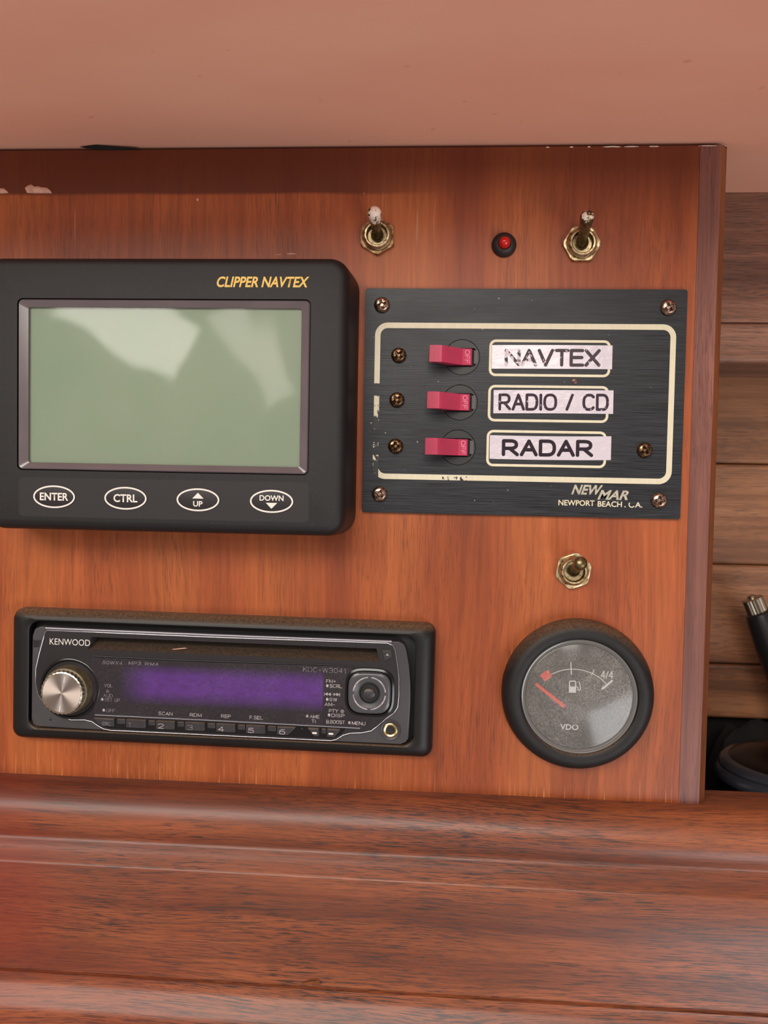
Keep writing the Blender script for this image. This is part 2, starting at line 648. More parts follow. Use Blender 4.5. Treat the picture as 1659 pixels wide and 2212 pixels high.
M['black_plastic'] = plain('black_plastic', srgb(23, 20, 21), 0.48, spec=0.36, grain=(5200, 0.28), var=(60, 0.12))
M['nav_key_area'] = plain('nav_key_area', srgb(36, 32, 34), 0.5, spec=0.36, grain=(6000, 0.12))
M['trim_plastic'] = plain('trim_plastic', srgb(20, 17, 17), 0.42, spec=0.36, grain=(3500, 0.15), var=(120, 0.2), dust=0.85)
M['black'] = plain('black', srgb(14, 12, 12), 0.6)
M['gloss_black'] = plain('gloss_black', srgb(16, 14, 16), 0.18)
M['lens_rim'] = plain('lens_rim', srgb(94, 84, 87), 0.16, spec=0.6, var=(40, 0.12))
M['white_print'] = plain('white_print', srgb(224, 216, 208), 0.5)
M['yellow_print'] = plain('yellow_print', srgb(226, 184, 84), 0.5)
M['grey_print'] = plain('grey_print', srgb(160, 152, 152), 0.5, var=(700, 0.4))
M['faint_print'] = plain('faint_print', srgb(112, 104, 112), 0.5, var=(900, 0.5))
M['radio_grey'] = plain('radio_grey', srgb(62, 59, 62), 0.42, grain=(4000, 0.1), var=(70, 0.15))
M['radio_inner'] = plain('radio_inner', srgb(32, 29, 31), 0.38, grain=(4000, 0.08), dust=0.5)
M['radio_key'] = plain('radio_key', srgb(48, 45, 48), 0.4, var=(300, 0.2), dust=0.9)
M['pad_grey'] = plain('pad_grey', srgb(70, 69, 73), 0.25, spec=0.6)
M['chrome_line'] = plain('chrome_line', srgb(190, 188, 196), 0.18, metal=1.0)
M['satin_silver'] = plain('satin_silver', srgb(136, 134, 140), 0.3, metal=0.7)
M['slot_dust'] = plain('slot_dust', srgb(10, 8, 7), 0.7, dust=0.4, var=(400, 0.4))
M['knob_side'] = plain('knob_side', srgb(104, 92, 70), 0.45, metal=0.3, var=(500, 0.25))
M['brass'] = plain('brass', srgb(214, 190, 140), 0.25, metal=1.0)
M['rubber'] = plain('rubber', srgb(24, 22, 23), 0.55, spec=0.36, grain=(1500, 0.1), var=(160, 0.2), dust=0.75)
M['led_rubber'] = plain('led_rubber', srgb(34, 28, 29), 0.55, grain=(2500, 0.2))
M['dial_black'] = plain('dial_black', srgb(36, 34, 35), 0.7)
M['disc_black'] = plain('disc_black', srgb(24, 22, 22), 0.4, var=(200, 0.2))
M['dial_white'] = plain('dial_white', srgb(236, 234, 232), 0.6)
M['dial_red'] = plain('dial_red', srgb(240, 66, 44), 0.55)
M['glass_edge'] = plain('glass_edge', srgb(112, 110, 108), 0.15, spec=0.6)
M['cap_grey'] = plain('cap_grey', srgb(74, 72, 74), 0.5)
M['rocker_red'] = plain('rocker_red', srgb(176, 50, 82), 0.34, spec=0.5, var=(140, 0.06))
M['rocker_print'] = plain('rocker_print', srgb(222, 140, 160), 0.5)
M['copper_led'] = plain('copper_led', srgb(96, 72, 66), 0.3, metal=0.4)
M['glue'] = plain('glue', srgb(206, 158, 138), 0.8, grain=(900, 0.6), var=(300, 0.2))
M['paint_white'] = plain('paint_white', srgb(226, 208, 192), 0.7, var=(500, 0.15))
M['silver_knurl'] = plain('silver_knurl', srgb(196, 186, 168), 0.28, metal=1.0)
M['tube_black'] = plain('tube_black', srgb(30, 28, 30), 0.3, spec=0.5)
M['device_black'] = plain('device_black', srgb(7, 6, 7), 0.3, spec=0.35)
M['device_rim'] = plain('device_rim', srgb(70, 74, 84), 0.22, metal=0.6)
M['device_key'] = plain('device_key', srgb(120, 116, 116), 0.5)
M['cloth_dark'] = plain('cloth_dark', srgb(8, 5, 5), 0.9, grain=(700, 0.6))
M['gap'] = plain('gap', srgb(10, 7, 6), 0.9)

# worn nickel / brass hardware
k = NT('nickel')
f = k.noise((700, 700, 700), 4.0, 0.65)
f2 = k.noise((240, 240, 240), 2.0)
col = k.ramp(f, [(0.32, srgb(120, 96, 62)), (0.48, srgb(190, 170, 130)), (0.7, srgb(222, 208, 178))])
k.set(col, k.rng(f2, 0.3, 0.7, 0.22, 0.45), 0.95)
k.bump(f, 0.1, 0.0002)
M['nickel'] = k.m
k = NT('dirty_nickel')
f = k.noise((500, 500, 500), 4.0, 0.7)
col = k.ramp(f, [(0.34, srgb(92, 62, 40)), (0.52, srgb(150, 116, 80)), (0.7, srgb(206, 186, 152))])
k.set(col, 0.42, k.rng(f, 0.35, 0.6, 0.4, 0.95))
k.bump(f, 0.2, 0.0002)
M['dirty_nickel'] = k.m
k = NT('lever_brass')
f = k.noise((600, 600, 240), 4.0, 0.65)
col = k.ramp(f, [(0.32, srgb(72, 58, 38)), (0.5, srgb(116, 100, 68)), (0.72, srgb(158, 146, 108))])
k.set(col, 0.34, 0.9)
M['lever_brass'] = k.m


def painted_lever(name, start, amount):
    k = NT(name)
    s = k.sep()
    f = k.noise((600, 600, 240), 4.0, 0.65)
    col = k.ramp(f, [(0.32, srgb(72, 58, 38)), (0.5, srgb(116, 100, 68)), (0.72, srgb(158, 146, 108))])
    n = k.noise((420, 420, 420), 2.0, 0.6)
    # paint sits at the free end (local -Y is the lever axis)
    e = k.math('ADD', k.math('MULTIPLY', s[1], -1.0), k.rng(n, 0.3, 0.7, -0.0022, 0.0022))
    p = k.math('MULTIPLY', k.rng(e, start, start + 0.0006), k.rng(n, amount, amount + 0.03))
    col = k.mix(p, col, srgb(232, 214, 200))
    k.set(col, 0.4, k.rng(p, 0.0, 1.0, 0.9, 0.0))
    return k.m


M['lever_painted'] = painted_lever('lever_painted', 0.0125, 0.42)
M['lever_chipped'] = painted_lever('lever_chipped', 0.0188, 0.50)

k = NT('screw_steel')
f = k.noise((800, 800, 800), 3.0, 0.65)
col = k.ramp(f, [(0.32, srgb(88, 62, 52)), (0.5, srgb(150, 122, 108)), (0.68, srgb(206, 188, 172))])
k.set(col, 0.28, 0.95)
M['screw_steel'] = k.m
k = NT('screw_bronze')
f = k.noise((800, 800, 800), 3.0, 0.65)
col = k.ramp(f, [(0.34, srgb(58, 38, 28)), (0.55, srgb(106, 80, 58)), (0.7, srgb(170, 142, 112))])
k.set(col, 0.32, 0.9)
M['screw_bronze'] = k.m

# black brushed aluminium
k = NT('brushed_black')
f = k.noise((45, 45, 2600), 3.0, 0.7)
f2 = k.noise((14, 14, 60), 3.0, 0.6)
fl = k.noise((500, 500, 500), 1.0)
col = k.mix(k.rng(f, 0.35, 0.7), srgb(13, 14, 17), srgb(48, 50, 56))
col = k.mix(k.math('MULTIPLY', k.rng(fl, 0.775, 0.79), 0.5), col, srgb(190, 180, 170))
k.set(col, k.math('ADD', k.rng(f2, 0.3, 0.7, 0.28, 0.42), k.rng(f, 0.3, 0.7, -0.06, 0.08)), 0.15, 0.4)
k.bump(f, 0.22, 0.0002)
M['brushed_black'] = k.m

# cream line print, rubbed away along the left side and the bottom
k = NT('cream_print')
s = k.sep()
n = k.noise((520, 520, 300), 4.0, 0.7)
n2 = k.noise((90, 90, 120), 2.0, 0.5, None, (2, 2, 4))
left = k.math('MULTIPLY', k.rng(s[0], -0.0600, -0.0585, 1.0, 0.0), k.rng(s[2], 0.001, 0.010, 1.0, 0.45))
bot = k.math('MULTIPLY', k.rng(s[2], -0.0315, -0.0305, 1.0, 0.0), k.math('SUBTRACT', 1.0, k.math('ABSOLUTE', k.rng(s[0], -0.05, -0.005, -1.0, 1.0))))
rgt = k.math('MULTIPLY', k.rng(s[0], 0.0585, 0.0595), 0.42)
wear = k.math('ADD', k.math('MAXIMUM', k.math('MAXIMUM', left, bot), rgt), -0.12)
th = k.math('SUBTRACT', 0.70, k.math('MULTIPLY', wear, 0.25))
mixn = k.math('ADD', k.math('MULTIPLY', n, 0.55), k.math('MULTIPLY', n2, 0.45))
chip = k.math('GREATER_THAN', mixn, th)
col = k.mix(k.noise((900, 900, 200), 2.0), srgb(202, 192, 164), srgb(220, 211, 186))
k.set(k.mix(chip, col, srgb(34, 32, 34)), 0.5)
M['cream_print'] = k.m
M['cream_clean'] = plain('cream_clean', srgb(214, 204, 176), 0.5, var=(300, 0.06))
M['logo_grey'] = plain('logo_grey', srgb(176, 168, 150), 0.5, var=(900, 0.25))

# laminated label strips with ripples in the film
k = NT('label_strip')
f = k.noise((150, 150, 260), 3.0, 0.6)
s = k.sep()
k.set(srgb(206, 197, 206), 0.2, 0, 0.5)
k.b.inputs['Coat Weight'].default_value = 0.5
k.b.inputs['Coat Roughness'].default_value = 0.08
k.bump(k.math('MULTIPLY', f, 1.0), 0.5, 0.0006)
M['label_strip'] = k.m
k = NT('label_ink')
n = k.noise((520, 520, 520), 3.0, 0.6)
col = k.mix(k.math('MULTIPLY', k.rng(n, 0.62, 0.66), 0.75), srgb(58, 46, 56), srgb(196, 182, 190))
k.set(col, 0.6, 0, 0.15)
M['label_ink'] = k.m
M['label_ink_solid'] = plain('label_ink_solid', srgb(44, 34, 42), 0.6, spec=0.15)
k = NT('label_ink_worn')
n = k.noise((420, 420, 420), 3.0, 0.6)
s = k.sep()
th = k.rng(s[0], -0.010, 0.016, 0.42, 0.64)
col = k.mix(k.math('MULTIPLY', k.math('GREATER_THAN', n, th), 0.85), srgb(70, 60, 66), srgb(214, 202, 206))
k.set(col, 0.5, 0, 0.2)
M['label_ink_worn'] = k.m

# liquid crystal display and clear panes
k = NT('lcd')
g = k.noise((5000, 5000, 5000), 2.0)
b = k.noise((16, 16, 16), 2.0)
col = k.mix(k.rng(b, 0.3, 0.7), srgb(136, 154, 132), srgb(148, 160, 138))
col = k.mix(k.math('MULTIPLY', k.rng(g, 0.35, 0.65), 0.12), col, srgb(110, 120, 100))
k.set(col, 0.5, 0, 0.3)
M['lcd'] = k.m


def pane(name, tint, rough, dust, dust_scale, bump=None, haze=0.0, ior=1.5):
    """clear sheet: transmits straight through, reflects by Fresnel, carries some dust"""
    k = NT(name)
    k.t.nodes.remove(k.b)
    tr = k.n('ShaderNodeBsdfTransparent')
    tr.inputs[0].default_value = c4(tint)
    gl = k.n('ShaderNodeBsdfGlossy')
    gl.inputs['Roughness'].default_value = rough
    gl.inputs['Color'].default_value = (1, 1, 1, 1)
    fr = k.n('ShaderNodeFresnel')
    fr.inputs['IOR'].default_value = ior
    mx = k.n('ShaderNodeMixShader')
    k.link(fr.outputs[0], mx.inputs[0])
    k.link(tr.outputs[0], mx.inputs[1])
    k.link(gl.outputs[0], mx.inputs[2])
    if bump:
        h = k.noise(bump[0], 2.0, 0.5)
        bn = k.n('ShaderNodeBump')
        bn.inputs['Strength'].default_value = bump[1]
        bn.inputs['Distance'].default_value = bump[2]
        k.link(h, bn.inputs['Height'])
        k.link(bn.outputs[0], gl.inputs['Normal'])
    df = k.n('ShaderNodeBsdfDiffuse')
    df.inputs[0].default_value = c4(srgb(206, 200, 194))
    n1 = k.noise((dust_scale,) * 3, 5.0, 0.7)
    n2 = k.noise((60,) * 3, 3.0, 0.6)
    dn = k.math('MULTIPLY', k.rng(n1, 0.35, 0.72), k.rng(n2, 0.32, 0.68, 0.2, 1.0))
    dn = k.math('ADD', k.math('MULTIPLY', dn, dust), haze)
    m2 = k.n('ShaderNodeMixShader')
    k.link(dn, m2.inputs[0])
    k.link(mx.outputs[0], m2.inputs[1])
    k.link(df.outputs[0], m2.inputs[2])
    k.link(m2.outputs[0], k.out.inputs['Surface'])
    return k.m


M['screen_film'] = pane('screen_film', (0.97, 0.98, 0.96), 0.06, 0.05, 500, ((14, 14, 9), 0.3, 0.003), 0.03)
M['gauge_glass'] = pane('gauge_glass', (0.93, 0.93, 0.93), 0.15, 0.36, 1300, None, 0.11)
M['radio_lens'] = pane('radio_lens', (0.86, 0.82, 0.88), 0.10, 0.05, 900, ((60, 60, 60), 0.05, 0.001), 0.004)

k = NT('radio_display')
s = k.sep()
n = k.noise((260, 260, 500), 3.0, 0.6)
band = k.math('MULTIPLY', k.rng(s[2], -0.0105, -0.0045), k.rng(s[2], 0.0075, 0.0025, 0.0, 1.0))
sid = k.math('MULTIPLY', k.rng(s[0], -0.043, -0.030), k.rng(s[0], 0.0450, 0.0458, 1.0, 0.0))
f = k.math('MULTIPLY', k.math('MULTIPLY', band, sid), k.rng(n, 0.2, 0.7, 0.6, 1.0))
col = k.mix(f, srgb(30, 19, 31), srgb(104, 48, 142))
k.set(col, 0.4)
k.link(k.mix(f, (0, 0, 0), srgb(104, 44, 148)), k.b.inputs['Emission Color'])
k.b.inputs['Emission Strength'].default_value = 0.16
M['radio_display'] = k.m

k = NT('spun_metal')
k.set(srgb(196, 182, 174), 0.42, 1.0)
k.b.inputs['Anisotropic Rotation'].default_value = 0.0
k.b.inputs['Anisotropic'].default_value = 0.97
tg = k.n('ShaderNodeTangent', direction_type='RADIAL', axis='Y')
k.link(tg.outputs[0], k.b.inputs['Tangent'])
M['spun_metal'] = k.m
k = NT('red_lens')
k.set(srgb(196, 14, 10), 0.12, 0, 0.5, 0.4)
k.b.inputs['Subsurface Weight'].default_value = 0.0
M['red_lens'] = k.m


# ------------------------------------------------------------------ the setting
# headliner over the panel, its front edge rolling up out of view
def ceiling():
    z0 = 138.8
    prof = [(-200.0, z0), (-66, z0), (0, z0), (40, z0), (90, z0), (120, z0 + .3), (150, z0 + 1.2), (166, z0 + 5), (178, z0 + 14), (184, z0 + 30), (185, z0 + 60)]
    xs = [-700, -300, 120, 400, 900]
    v = [(x, z, d) for x in xs for d, z in prof]
    n = len(prof)
    fs = [(i * n + j, i * n + j + 1, (i + 1) * n + j + 1, (i + 1) * n + j) for i in range(len(xs) - 1) for j in range(n - 1)]
    # closed over the top
    a = len(v)
    for x in xs:
        v += [(x, z0 + 60, 185), (x, z0 + 60, -200)]
    for i in range(len(xs) - 1):
        fs.append((a + 2 * i, a + 2 * i + 1, a + 2 * i + 3, a + 2 * i + 2))
        fs.append((a + 2 * i + 1, i * n, (i + 1) * n, a + 2 * i + 3))
    o = mk('ceiling', v, fs, M['headliner'], smooth=60)
    return tagk(o, 'salmon pink painted headliner above the wooden instrument board', kind='structure')


ceil_o = ceiling()
# torn dark corner where the lining lifts off the board
mk('torn_edge', [(-161, 138.2, 1.2), (-153, 138.6, 2.6), (-146, 137.9, 2.4), (-136, 137.4, 1.4), (-134, 137.0, 0.4), (-150, 137.0, 0.5), (-158, 137.8, 0.5)],
   [(0, 1, 2, 3, 4, 5, 6)], M['slot_dust'], ceil_o)

# instrument board
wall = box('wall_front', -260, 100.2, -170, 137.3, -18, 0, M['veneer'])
tagk(wall, 'orange-brown veneered instrument board with vertical grain and a darker top band', kind='structure')
lip = [(100.2, -18), (100.2, 0.25), (108.6, 0.25), (111.6, -2.6), (111.6, -18)]
v = [(x, z, d) for z in (-170, 137.3) for x, d in lip]
mk('edge_strip', v, [(0, 1, 6, 5), (1, 2, 7, 6), (3, 4, 9, 8), (4, 0, 5, 9), (0, 4, 3, 2, 1), (5, 6, 7, 8, 9)], M['lipping'], wall)
mk('edge_chamfer', [(108.6, -170, 0.25), (108.6, 137.3, 0.25), (111.6, 136.8, -2.6), (111.6, -170, -2.6), (108.6, -170, -1.5), (108.6, 137.0, -1.5)],
   [(0, 1, 2, 3), (0, 3, 4), (1, 5, 2)], M['lipping_edge'], wall)


def blob(name, pts, h, mat, parent):
    cx = sum(p[0] for p in pts) / len(pts)
    cz = sum(p[1] for p in pts) / len(pts)
    inner = [(cx + (x - cx) * 0.6, cz + (z - cz) * 0.6) for x, z in pts]
    return loft(name, [(pts, -0.1), (inner, h)], mat, parent, smooth=70)


def ragged(x0, x1, z0, z1, n=18, j=0.3):
    cx, cz = (x0 + x1) / 2, (z0 + z1) / 2
    out = []
    for i in range(n):
        a = 2 * PI * i / n
        r = 1 + random.uniform(-j, j)
        zz = cz + (z1 - z0) / 2 * math.sin(a) * r
        out.append((cx + (x1 - x0) / 2 * math.cos(a) * (1 + random.uniform(-j, j) * .4), max(zz, z0)))
    return out


blob('glue_residue', [(-186, 121.4), (-184.5, 122.6), (-183, 122.9), (-181.6, 122.0), (-180, 122.2), (-178, 121.6), (-176, 121.5), (-174.2, 120.2), (-173.4, 118.9), (-178, 119.0), (-182, 119.0), (-185, 119.2)], 0.9, M['glue'], wall)
blob('glue_residue', [(-197.5, 121.3), (-195.5, 121.4), (-194.2, 120.6), (-193, 119.2), (-196, 119.0), (-198, 119.1)], 0.8, M['glue'], wall)
for x, z, w, h in ((-109.5, 116.2, 1.1, 1.6), (-68.5, 93.2, 5.5, 0.9), (-74, 92.9, 4, .5), (-34.4, 111.5, .5, 1.6), (-38, 118.5, .5, .6)):
    blob('paint_fleck', ragged(x - w / 2, x + w / 2, z - h / 2, z + h / 2, 12, .35), 0.12, M['glue'], wall)
for x, w in ((38.2, 1.8), (48.0, 1.7), (55.2, 1.5), (64.5, 8.0), (72.5, 6.5), (81.5, 4.5), (103.6, 9.6)):
    blob('paint_fleck', ragged(x - w / 2, x + w / 2, 136.75, 137.3, 14, .3), 0.3, M['paint_white'], wall)

# planked lining of the locker behind, seen past the end of the board
back = box('wall_back', -260, 460, -200, 140, -150, -139, M['gap'])
tagk(back, 'brown plank lining of the open locker beside the instrument board', kind='structure')
for i in range(4):
    z1 = 66.0 - 56.4 * i
    z0 = z1 - 55.9
    if i == 3:
        z0 = -133.5
    o = box('plank', -40, 460, z0, z1, -139, -130 + (0.6 if i % 2 else 0), M['plank'], back, bevel=(1.6, 3))
# heavy fascia board under the ceiling, in two pieces
fas = box('trim_1', 60, 460, 76.9, 138.6, -129.5, -65, M['beam'], bevel=(0.3, 2))
tagk(fas, 'broad grey-brown fascia board under the ceiling beside the instrument board', kind='structure')
box('lower_strip', 60, 460, 57.5, 76.9, -129.5, -65.3, M['beam'], fas, bevel=(2.2, 4))
wl = box('wall_right_light_stop', 456, 470, -200, 138.5, -150, -20, M['dark_wood'])  # unseen end wall, added to block light leaking in from the side
tagk(wl, 'unseen dark end wall added to keep stray light out of the locker', kind='structure')
sh = box('floor', -260, 460, -200, -186, -150, -2, M['dark_wood'])
tagk(sh, 'dark wooden locker floor behind the moulding', kind='structure')


# moulded rail across the bottom
def moulding():
    pr = [(-19.5, -186.0), (-19.5, -137.6), (-18.5, -136.6)]
    pr += [(0.2, -136.3)]
    for i in range(1, 15):                                    # large upper roll
        a = PI / 2 * i / 14
        pr.append((0.2 + 15.0 * math.sin(a), -136.3 - 15.0 * (1 - math.cos(a))))
    pr += [(15.1, -153.0), (14.7, -155.0), (14.1, -156.6), (13.7, -157.6), (13.75, -158.4), (14.3, -159.4), (15.0, -160.2)]
    pr += [(16.0, -161.8), (17.2, -163.5), (18.5, -165.0), (19.3, -166.1), (19.9, -166.7), (20.2, -167.4)]   # sloping ledge
    pr += [(20.25, -190.0), (20.2, -212.6), (18.4, -213.0), (17.4, -213.8), (17.6, -214.6), (19.2, -215.2)]
    pr += [(19.4, -218.4), (20.2, -220.0), (22.2, -223.6), (24.0, -226.6), (24.9, -228.2), (25.2, -229.6)]                    # lower sloping bead
    pr += [(25.2, -240.0), (25.2, -280.0), (-19.5, -280.0)]
    xs = [-420, -200, 0, 200, 460]
    n = len(pr)
    v = [(x, z, d) for x in xs for d, z in pr]
    fs = [(i * n + j, i * n + (j + 1) % n, (i + 1) * n + (j + 1) % n, (i + 1) * n + j) for i in range(len(xs) - 1) for j in range(n)]
    fs += [tuple(range(n)), tuple((len(xs) - 1) * n + j for j in range(n))]
    o = mk('trim_2', v, fs, M['mould'], smooth=32)
    return tagk(o, 'red-brown moulded wooden rail with rounded beads below the instrument board', kind='structure')


rail = moulding()
# chips of bare wood
for pts in ([(137.8, -147.2), (141.5, -145.6), (144.2, -146.4), (141, -147.6)], [(146.4, -144.4), (149.6, -142.8), (151.6, -144.6), (151.8, -147.4), (150.4, -145.4)]):
    mk('bare_chip', [(x, z, 0.2 + 15 * math.sqrt(max(0, 1 - (1 - (-136.3 - z) / 16.0) ** 2)) + 0.12) for x, z in pts], [tuple(range(len(pts)))], M['glue'], rail)
mk('splinter', [(-56.5, -212.2, 20.4), (-52, -210.4, 21.2), (-48.6, -210.0, 21.0), (-48.2, -212.4, 20.5), (-52, -212.9, 20.0)], [(0, 1, 2, 3, 4)], M['lipping_edge'], rail)


# ------------------------------------------------------------------ navtex display
def navtex():
    X, Z = -114.6, 30.0
    T = thing('navtex_receiver', 'black plastic display unit with green-grey screen and four oval buttons', 'display unit', X, Z)
    w, h = 151.0, 112.0

    def ring(i, d):
        return (rrect(0, 0, w - 2 * i, h - 2 * i, max(9.0 - i, 4.0), 8), d)
    sx0, sx1, sz0, sz1 = -173.6 - X, -55.4 - X, -0.4 - Z, 67.7 - Z     # screen surround
    scx, scz, sw, shh = (sx0 + sx1) / 2, (sz0 + sz1) / 2, sx1 - sx0, sz1 - sz0
    loft('case', [ring(0, 0), ring(0.3, 10), ring(0.9, 22), ring(1.1, 25), ring(1.6, 27.4), ring(2.5, 29.0), ring(3.8, 29.8), ring(5.4, 30.0)],
         M['black_plastic'], T, True, [rrect(scx, scz, sw + .8, shh + .8, 2.2)], 50)
    # the groove floor, sloped glossy surround, display and its film
    F = loft('screen_surround', [(rrect(scx, scz, sw + 1, shh + 1, 2.0), 27.0), (rrect(scx, scz, sw, shh, 1.9), 29.6), (rrect(scx, scz, sw - 0.8, shh - .8, 1.6), 30.1),
                                 (rrect(scx + .2, scz - .1, sw - 7.2, shh - 5.6, 0.9), 29.0), (rrect(scx + .2, scz - .1, sw - 7.6, shh - 6.0, 0.8), 27.4)],
             M['lens_rim'], T, cap=False, smooth=25)
    lw, lh = sw - 7.4, shh - 5.8
    plate('display', rrect(scx + .2, scz - .1, lw, lh, .8), [], 26.6, 27.6, M['lcd'], T)
    n = 24
    vs = [(scx + .2 + lw * (i / n - .5), scz - .1 + lh * (j / n - .5), 28.7 + 0.06 * math.sin(i * .5) * math.sin(j * .35)) for j in range(n + 1) for i in range(n + 1)]
    mk('screen_pane', vs, [(j * (n + 1) + i, j * (n + 1) + i + 1, (j + 1) * (n + 1) + i + 1, (j + 1) * (n + 1) + i) for j in range(n) for i in range(n)], M['screen_film'], T, smooth=80)
    # key area: shallow outlined field
    kx, kz, kw, kh = (-173 - 54.8) / 2 - X, -11.5 - Z, 118.2, 15.6
    KA = plate('keypad', rrect(kx, kz, kw, kh, 1.8), [], 29.9, 30.06, M['nav_key_area'], T)
    line_print('keypad_outline', [rrect(kx, kz, kw + .3, kh + .3, 1.9)], 0.32, 30.07, M['black'], KA)
    for bx, txt in ((-158.3, 'ENTER'), (-128.8, 'CTRL'), (-99.2, 'UP'), (-69.5, 'DOWN')):
        cx, cz = bx - X, -11.35 - Z
        B = loft('button', [(circ(cx, cz, 8.7, 44, 4.55), 30.0), (circ(cx, cz, 8.6, 44, 4.45), 30.3), (circ(cx, cz, 8.2, 44, 4.1), 30.42)], M['nav_key_area'], T, smooth=30)
        line_print('button_ring', [circ(cx, cz, 8.35, 56, 4.25)], 0.62, 30.46, M['white_print'], B)
        if txt == 'ENTER':
            font_text('lettering', txt, cx - 5.9, cz - 1.5, 3.1, 11.8, 30.47, M['white_print'], B, bold=.022)
        elif txt == 'CTRL':
            font_text('lettering', txt, cx - 4.9, cz - 1.6, 3.2, 9.8, 30.47, M['white_print'], B, bold=.022)
        elif txt == 'UP':
            font_text('lettering', txt, cx - 1.9, cz - 2.7, 2.2, 3.8, 30.47, M['white_print'], B, bold=.02)
            poly_print('arrow', [[(cx - 2.3, cz + .5), (cx + 2.3, cz + .5), (cx, cz + 2.8)]], 30.47, M['white_print'], B)
        else:
            font_text('lettering', txt, cx - 4.8, cz + .2, 2.2, 9.6, 30.47, M['white_print'], B, bold=.02)
            poly_print('arrow', [[(cx - 2.3, cz - .6), (cx + 2.3, cz - .6), (cx, cz - 2.9)]], 30.47, M['white_print'], B)
    font_text('lettering', 'CLIPPER NAVTEX', -92.6 - X, 72.7 - Z, 4.2, 36.8, 30.05, M['yellow_print'], T, shear=.26, bold=.024)


navtex()


# ------------------------------------------------------------------ breaker panel
def screw(parent, x, z, d, r, mat, rot):
    n = 48

    def cross(sz, wd):
        out = []
        for i in range(n):
            a = 2 * PI * i / n
            b = (a + PI / 4) % (PI / 2) - PI / 4
            rr = min(sz / max(math.cos(b), .01), 9)
            lim = wd / max(abs(math.sin(b)), 1e-4)
            rr = min(rr, max(lim, wd * 1.25))
            out.append((rr * math.cos(a + rot), rr * math.sin(a + rot)))
        return out
    rings = [(circ(0, 0, r, n), 0), (circ(0, 0, r, n), .7), (circ(0, 0, r * .95, n), 1.25), (circ(0, 0, r * .82, n), 1.75), (circ(0, 0, r * .66, n), 2.05)]
    rings += [(cross(r * .60, r * .20), 2.1), (cross(r * .52, r * .16), 1.3), (cross(r * .2, r * .1), 0.6)]
    # circular vertices must follow the same rotation as the cross
    rings = [([(px * math.cos(rot) - pz * math.sin(rot), px * math.sin(rot) + pz * math.cos(rot)) for px, pz in lp], dd) if q < 5 else (lp, dd) for q, (lp, dd) in enumerate(rings)]
    return loft('screw', rings, mat, parent, smooth=28, loc=(x, z, d))


